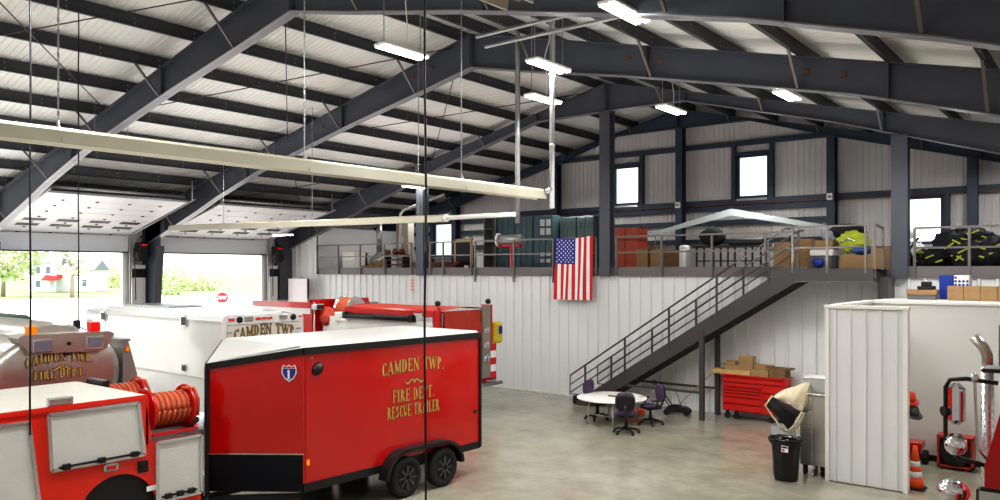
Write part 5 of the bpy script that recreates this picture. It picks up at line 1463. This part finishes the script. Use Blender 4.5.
# ============================================================ OUTDOORS
def tree(x, y, h, r, m, lab, seed, name='tree', trunk=True, n=700):
    t = thing(name, lab, 'tree' if name == 'tree' else 'bush', (x, y, 0))
    rr = random.Random(seed); mb = B(m)
    for k in range(n):
        a = rr.uniform(0, 2*pi); u = rr.uniform(-1, 1); rad = rr.uniform(.45, 1)**.6
        s = sqrt(1-u*u)
        zc = h*.62 if trunk else h*.45; zr = h*.4 if trunk else h*.5
        lump = 1+.35*noise.noise(Vector((cos(a)*2, sin(a)*2, u*2+seed)))
        c = Vector((x+r*s*cos(a)*rad*lump, y+r*s*sin(a)*rad*lump, max(.1, zc+zr*u*rad*lump)))
        q = r*.055
        d1 = Vector((rr.uniform(-1,1), rr.uniform(-1,1), rr.uniform(-1,1))).normalized()*q
        d2 = d1.orthogonal().normalized()*q*.7
        mb.quad(c-d1-d2, c+d1-d2, c+d1+d2, c-d1+d2)
    mb.build('foliage', t)
    if trunk:
        tr_ = B(bark).cyl((x,y,0),(x+.1*r,y,h*.5),h*.035,h*.02,n=10)
        for k in range(5):
            a = 2*pi*k/5; tr_.cyl((x+.08*r,y,h*(.3+.04*k)),(x+r*.6*cos(a),y+r*.6*sin(a),h*(.55+.05*k)),h*.014,h*.005,n=6)
        tr_.build('trunk', t)
def W(px, dist, Z=0):          # helper used once to lay out the far yard from bearings
    a_ = math.atan(620/787.0); t_ = (px-500)/787.0
    return (dist*(-sin(a_)+t_*cos(a_)), dist*(cos(a_)+t_*sin(a_)))
for px, ds, h, r, m, lab, tr_, sd in ((3,130,11,6,leafm,'pale green leafy tree at the far left of the left door view',True,1),(30,200,9,6,leafy,'whitish blossoming tree left of the white house',True,2),
      (72,125,11,3.2,leafy,'slim pale tree standing in front of the white house',True,3),(112,200,6,6,leafy,'small pale tree right of the white house',False,4),
      (168,140,4.8,4,leafm,'green bush at the left of the right door view',False,5),(194,170,3.2,5,leafy,'low green bush in the middle of the right door view',False,6),(104,215,4,4,leafm,'low green shrub beside the left door jamb',False,7)):
    x, y = W(px, ds); tree(x, y, h, r, m, lab, sd, 'tree' if tr_ else 'bush', tr_)
hx, hy = W(65, 160)
hs = thing('farmhouse', 'white two storey farmhouse with a small red porch roof across the road', 'house', (hx, hy, 0), radians(38)); hs.scale = (.8,.8,.8)
B(siding).box(-7,0,-4,4,0,7.5).box(0,9,-3,4,0,5.6).build('wall', hs, world=False)
B(hroof).prism([(-4.4,7.4),(0,10),(4.4,7.4)], -7.4, .3, 'x').prism([(-3.4,5.5),(.5,8),(4.4,5.5)], 0, 9.3, 'x').build('roof', hs, world=False)
B(flagr).loft([[(-2.6,-4,3.6),(1.0,-3,3.6),(1.0,-6,2.9),(-2.6,-6,2.9)],[(-2.6,-4,4.3),(1.0,-3,4.3),(1.0,-6,3.1),(-2.6,-6,3.1)]], True, True).build('porch_roof', hs, world=False)
for x in (-2.4,-.8,.7): B(siding).box(x,x+.2,-5.9,-5.7,0,2.8).build('porch_post', hs, world=False)
for x, z in ((-5,1.2),(-5,4.6),(-2.5,4.6),(6,1.4),(4.5,3.6)): B(mat('house_glass', (90,98,116), .2)).box(x,x+1.0,-4.03 if x < 0 else -3.03,-4.0 if x < 0 else -3.0,z,z+1.7).build('window', hs, world=False)
sx_, sy_ = -57.5, 36.4
ss = thing('stop_sign', 'red octagonal stop sign on a post outside the right door', 'road sign', (sx_, sy_, 0), radians(55))
B(galv).cyl((0,0,-.05),(0,0,1.8),.04).build('post', ss, world=False)
B(flagw).cyl((0,0,2.15),(0,-.02,2.15),.5,n=8,smooth=False).build('border', ss, world=False)
B(flagr).cyl((0,-.02,2.15),(0,-.03,2.15),.46,n=8,smooth=False).build('face', ss, world=False)
mb = B(flagw); lettering(mb, 'STOP', lambda u, v, d: (u, -.045, 2.02+v), .26, .04, 0, .95); mb.build('lettering', ss, world=False)
for px, ds, h in ((234,80,5),(240,75,7),):
    x, y = W(px, ds); o = B(whitem).cyl((x,y,-.03),(x,y,h),.07,n=8); simple(o, 'pole', 'thin pale pole outside the right door, '+('shorter' if h == 5 else 'taller')+' one', 'pole', 'poles outside')

# ============================================================ WORLD, SUN, CAMERA
w = bpy.data.worlds.new('World'); sc.world = w; w.use_nodes = True
bg = w.node_tree.nodes['Background']; bg.inputs[0].default_value = (.96,.98,1,1); bg.inputs[1].default_value = 2.6
S = bpy.data.lights.new('sun', 'SUN'); S.energy = 6.0; S.angle = .03; S.color = (1,.97,.9)
so = bpy.data.objects.new('sun', S); COL.objects.link(so); so.rotation_euler = (radians(38), radians(-12), 0)
cam = bpy.data.cameras.new('camera'); cam.sensor_width = 36; cam.lens = 787*36/1000; cam.shift_y = .02; cam.clip_end = 1000; cam.clip_start = .1
co = bpy.data.objects.new('camera', cam); COL.objects.link(co); co.location = (0,0,4.4)
co.rotation_euler = (pi/2, 0, math.atan(620/787))
sc.camera = co
sc.view_settings.view_transform = 'Standard'; sc.view_settings.look = 'Medium High Contrast'; sc.view_settings.exposure = -.05
sc.cycles.sample_clamp_indirect = 5.0; sc.cycles.max_bounces = 8; sc.cycles.diffuse_bounces = 5
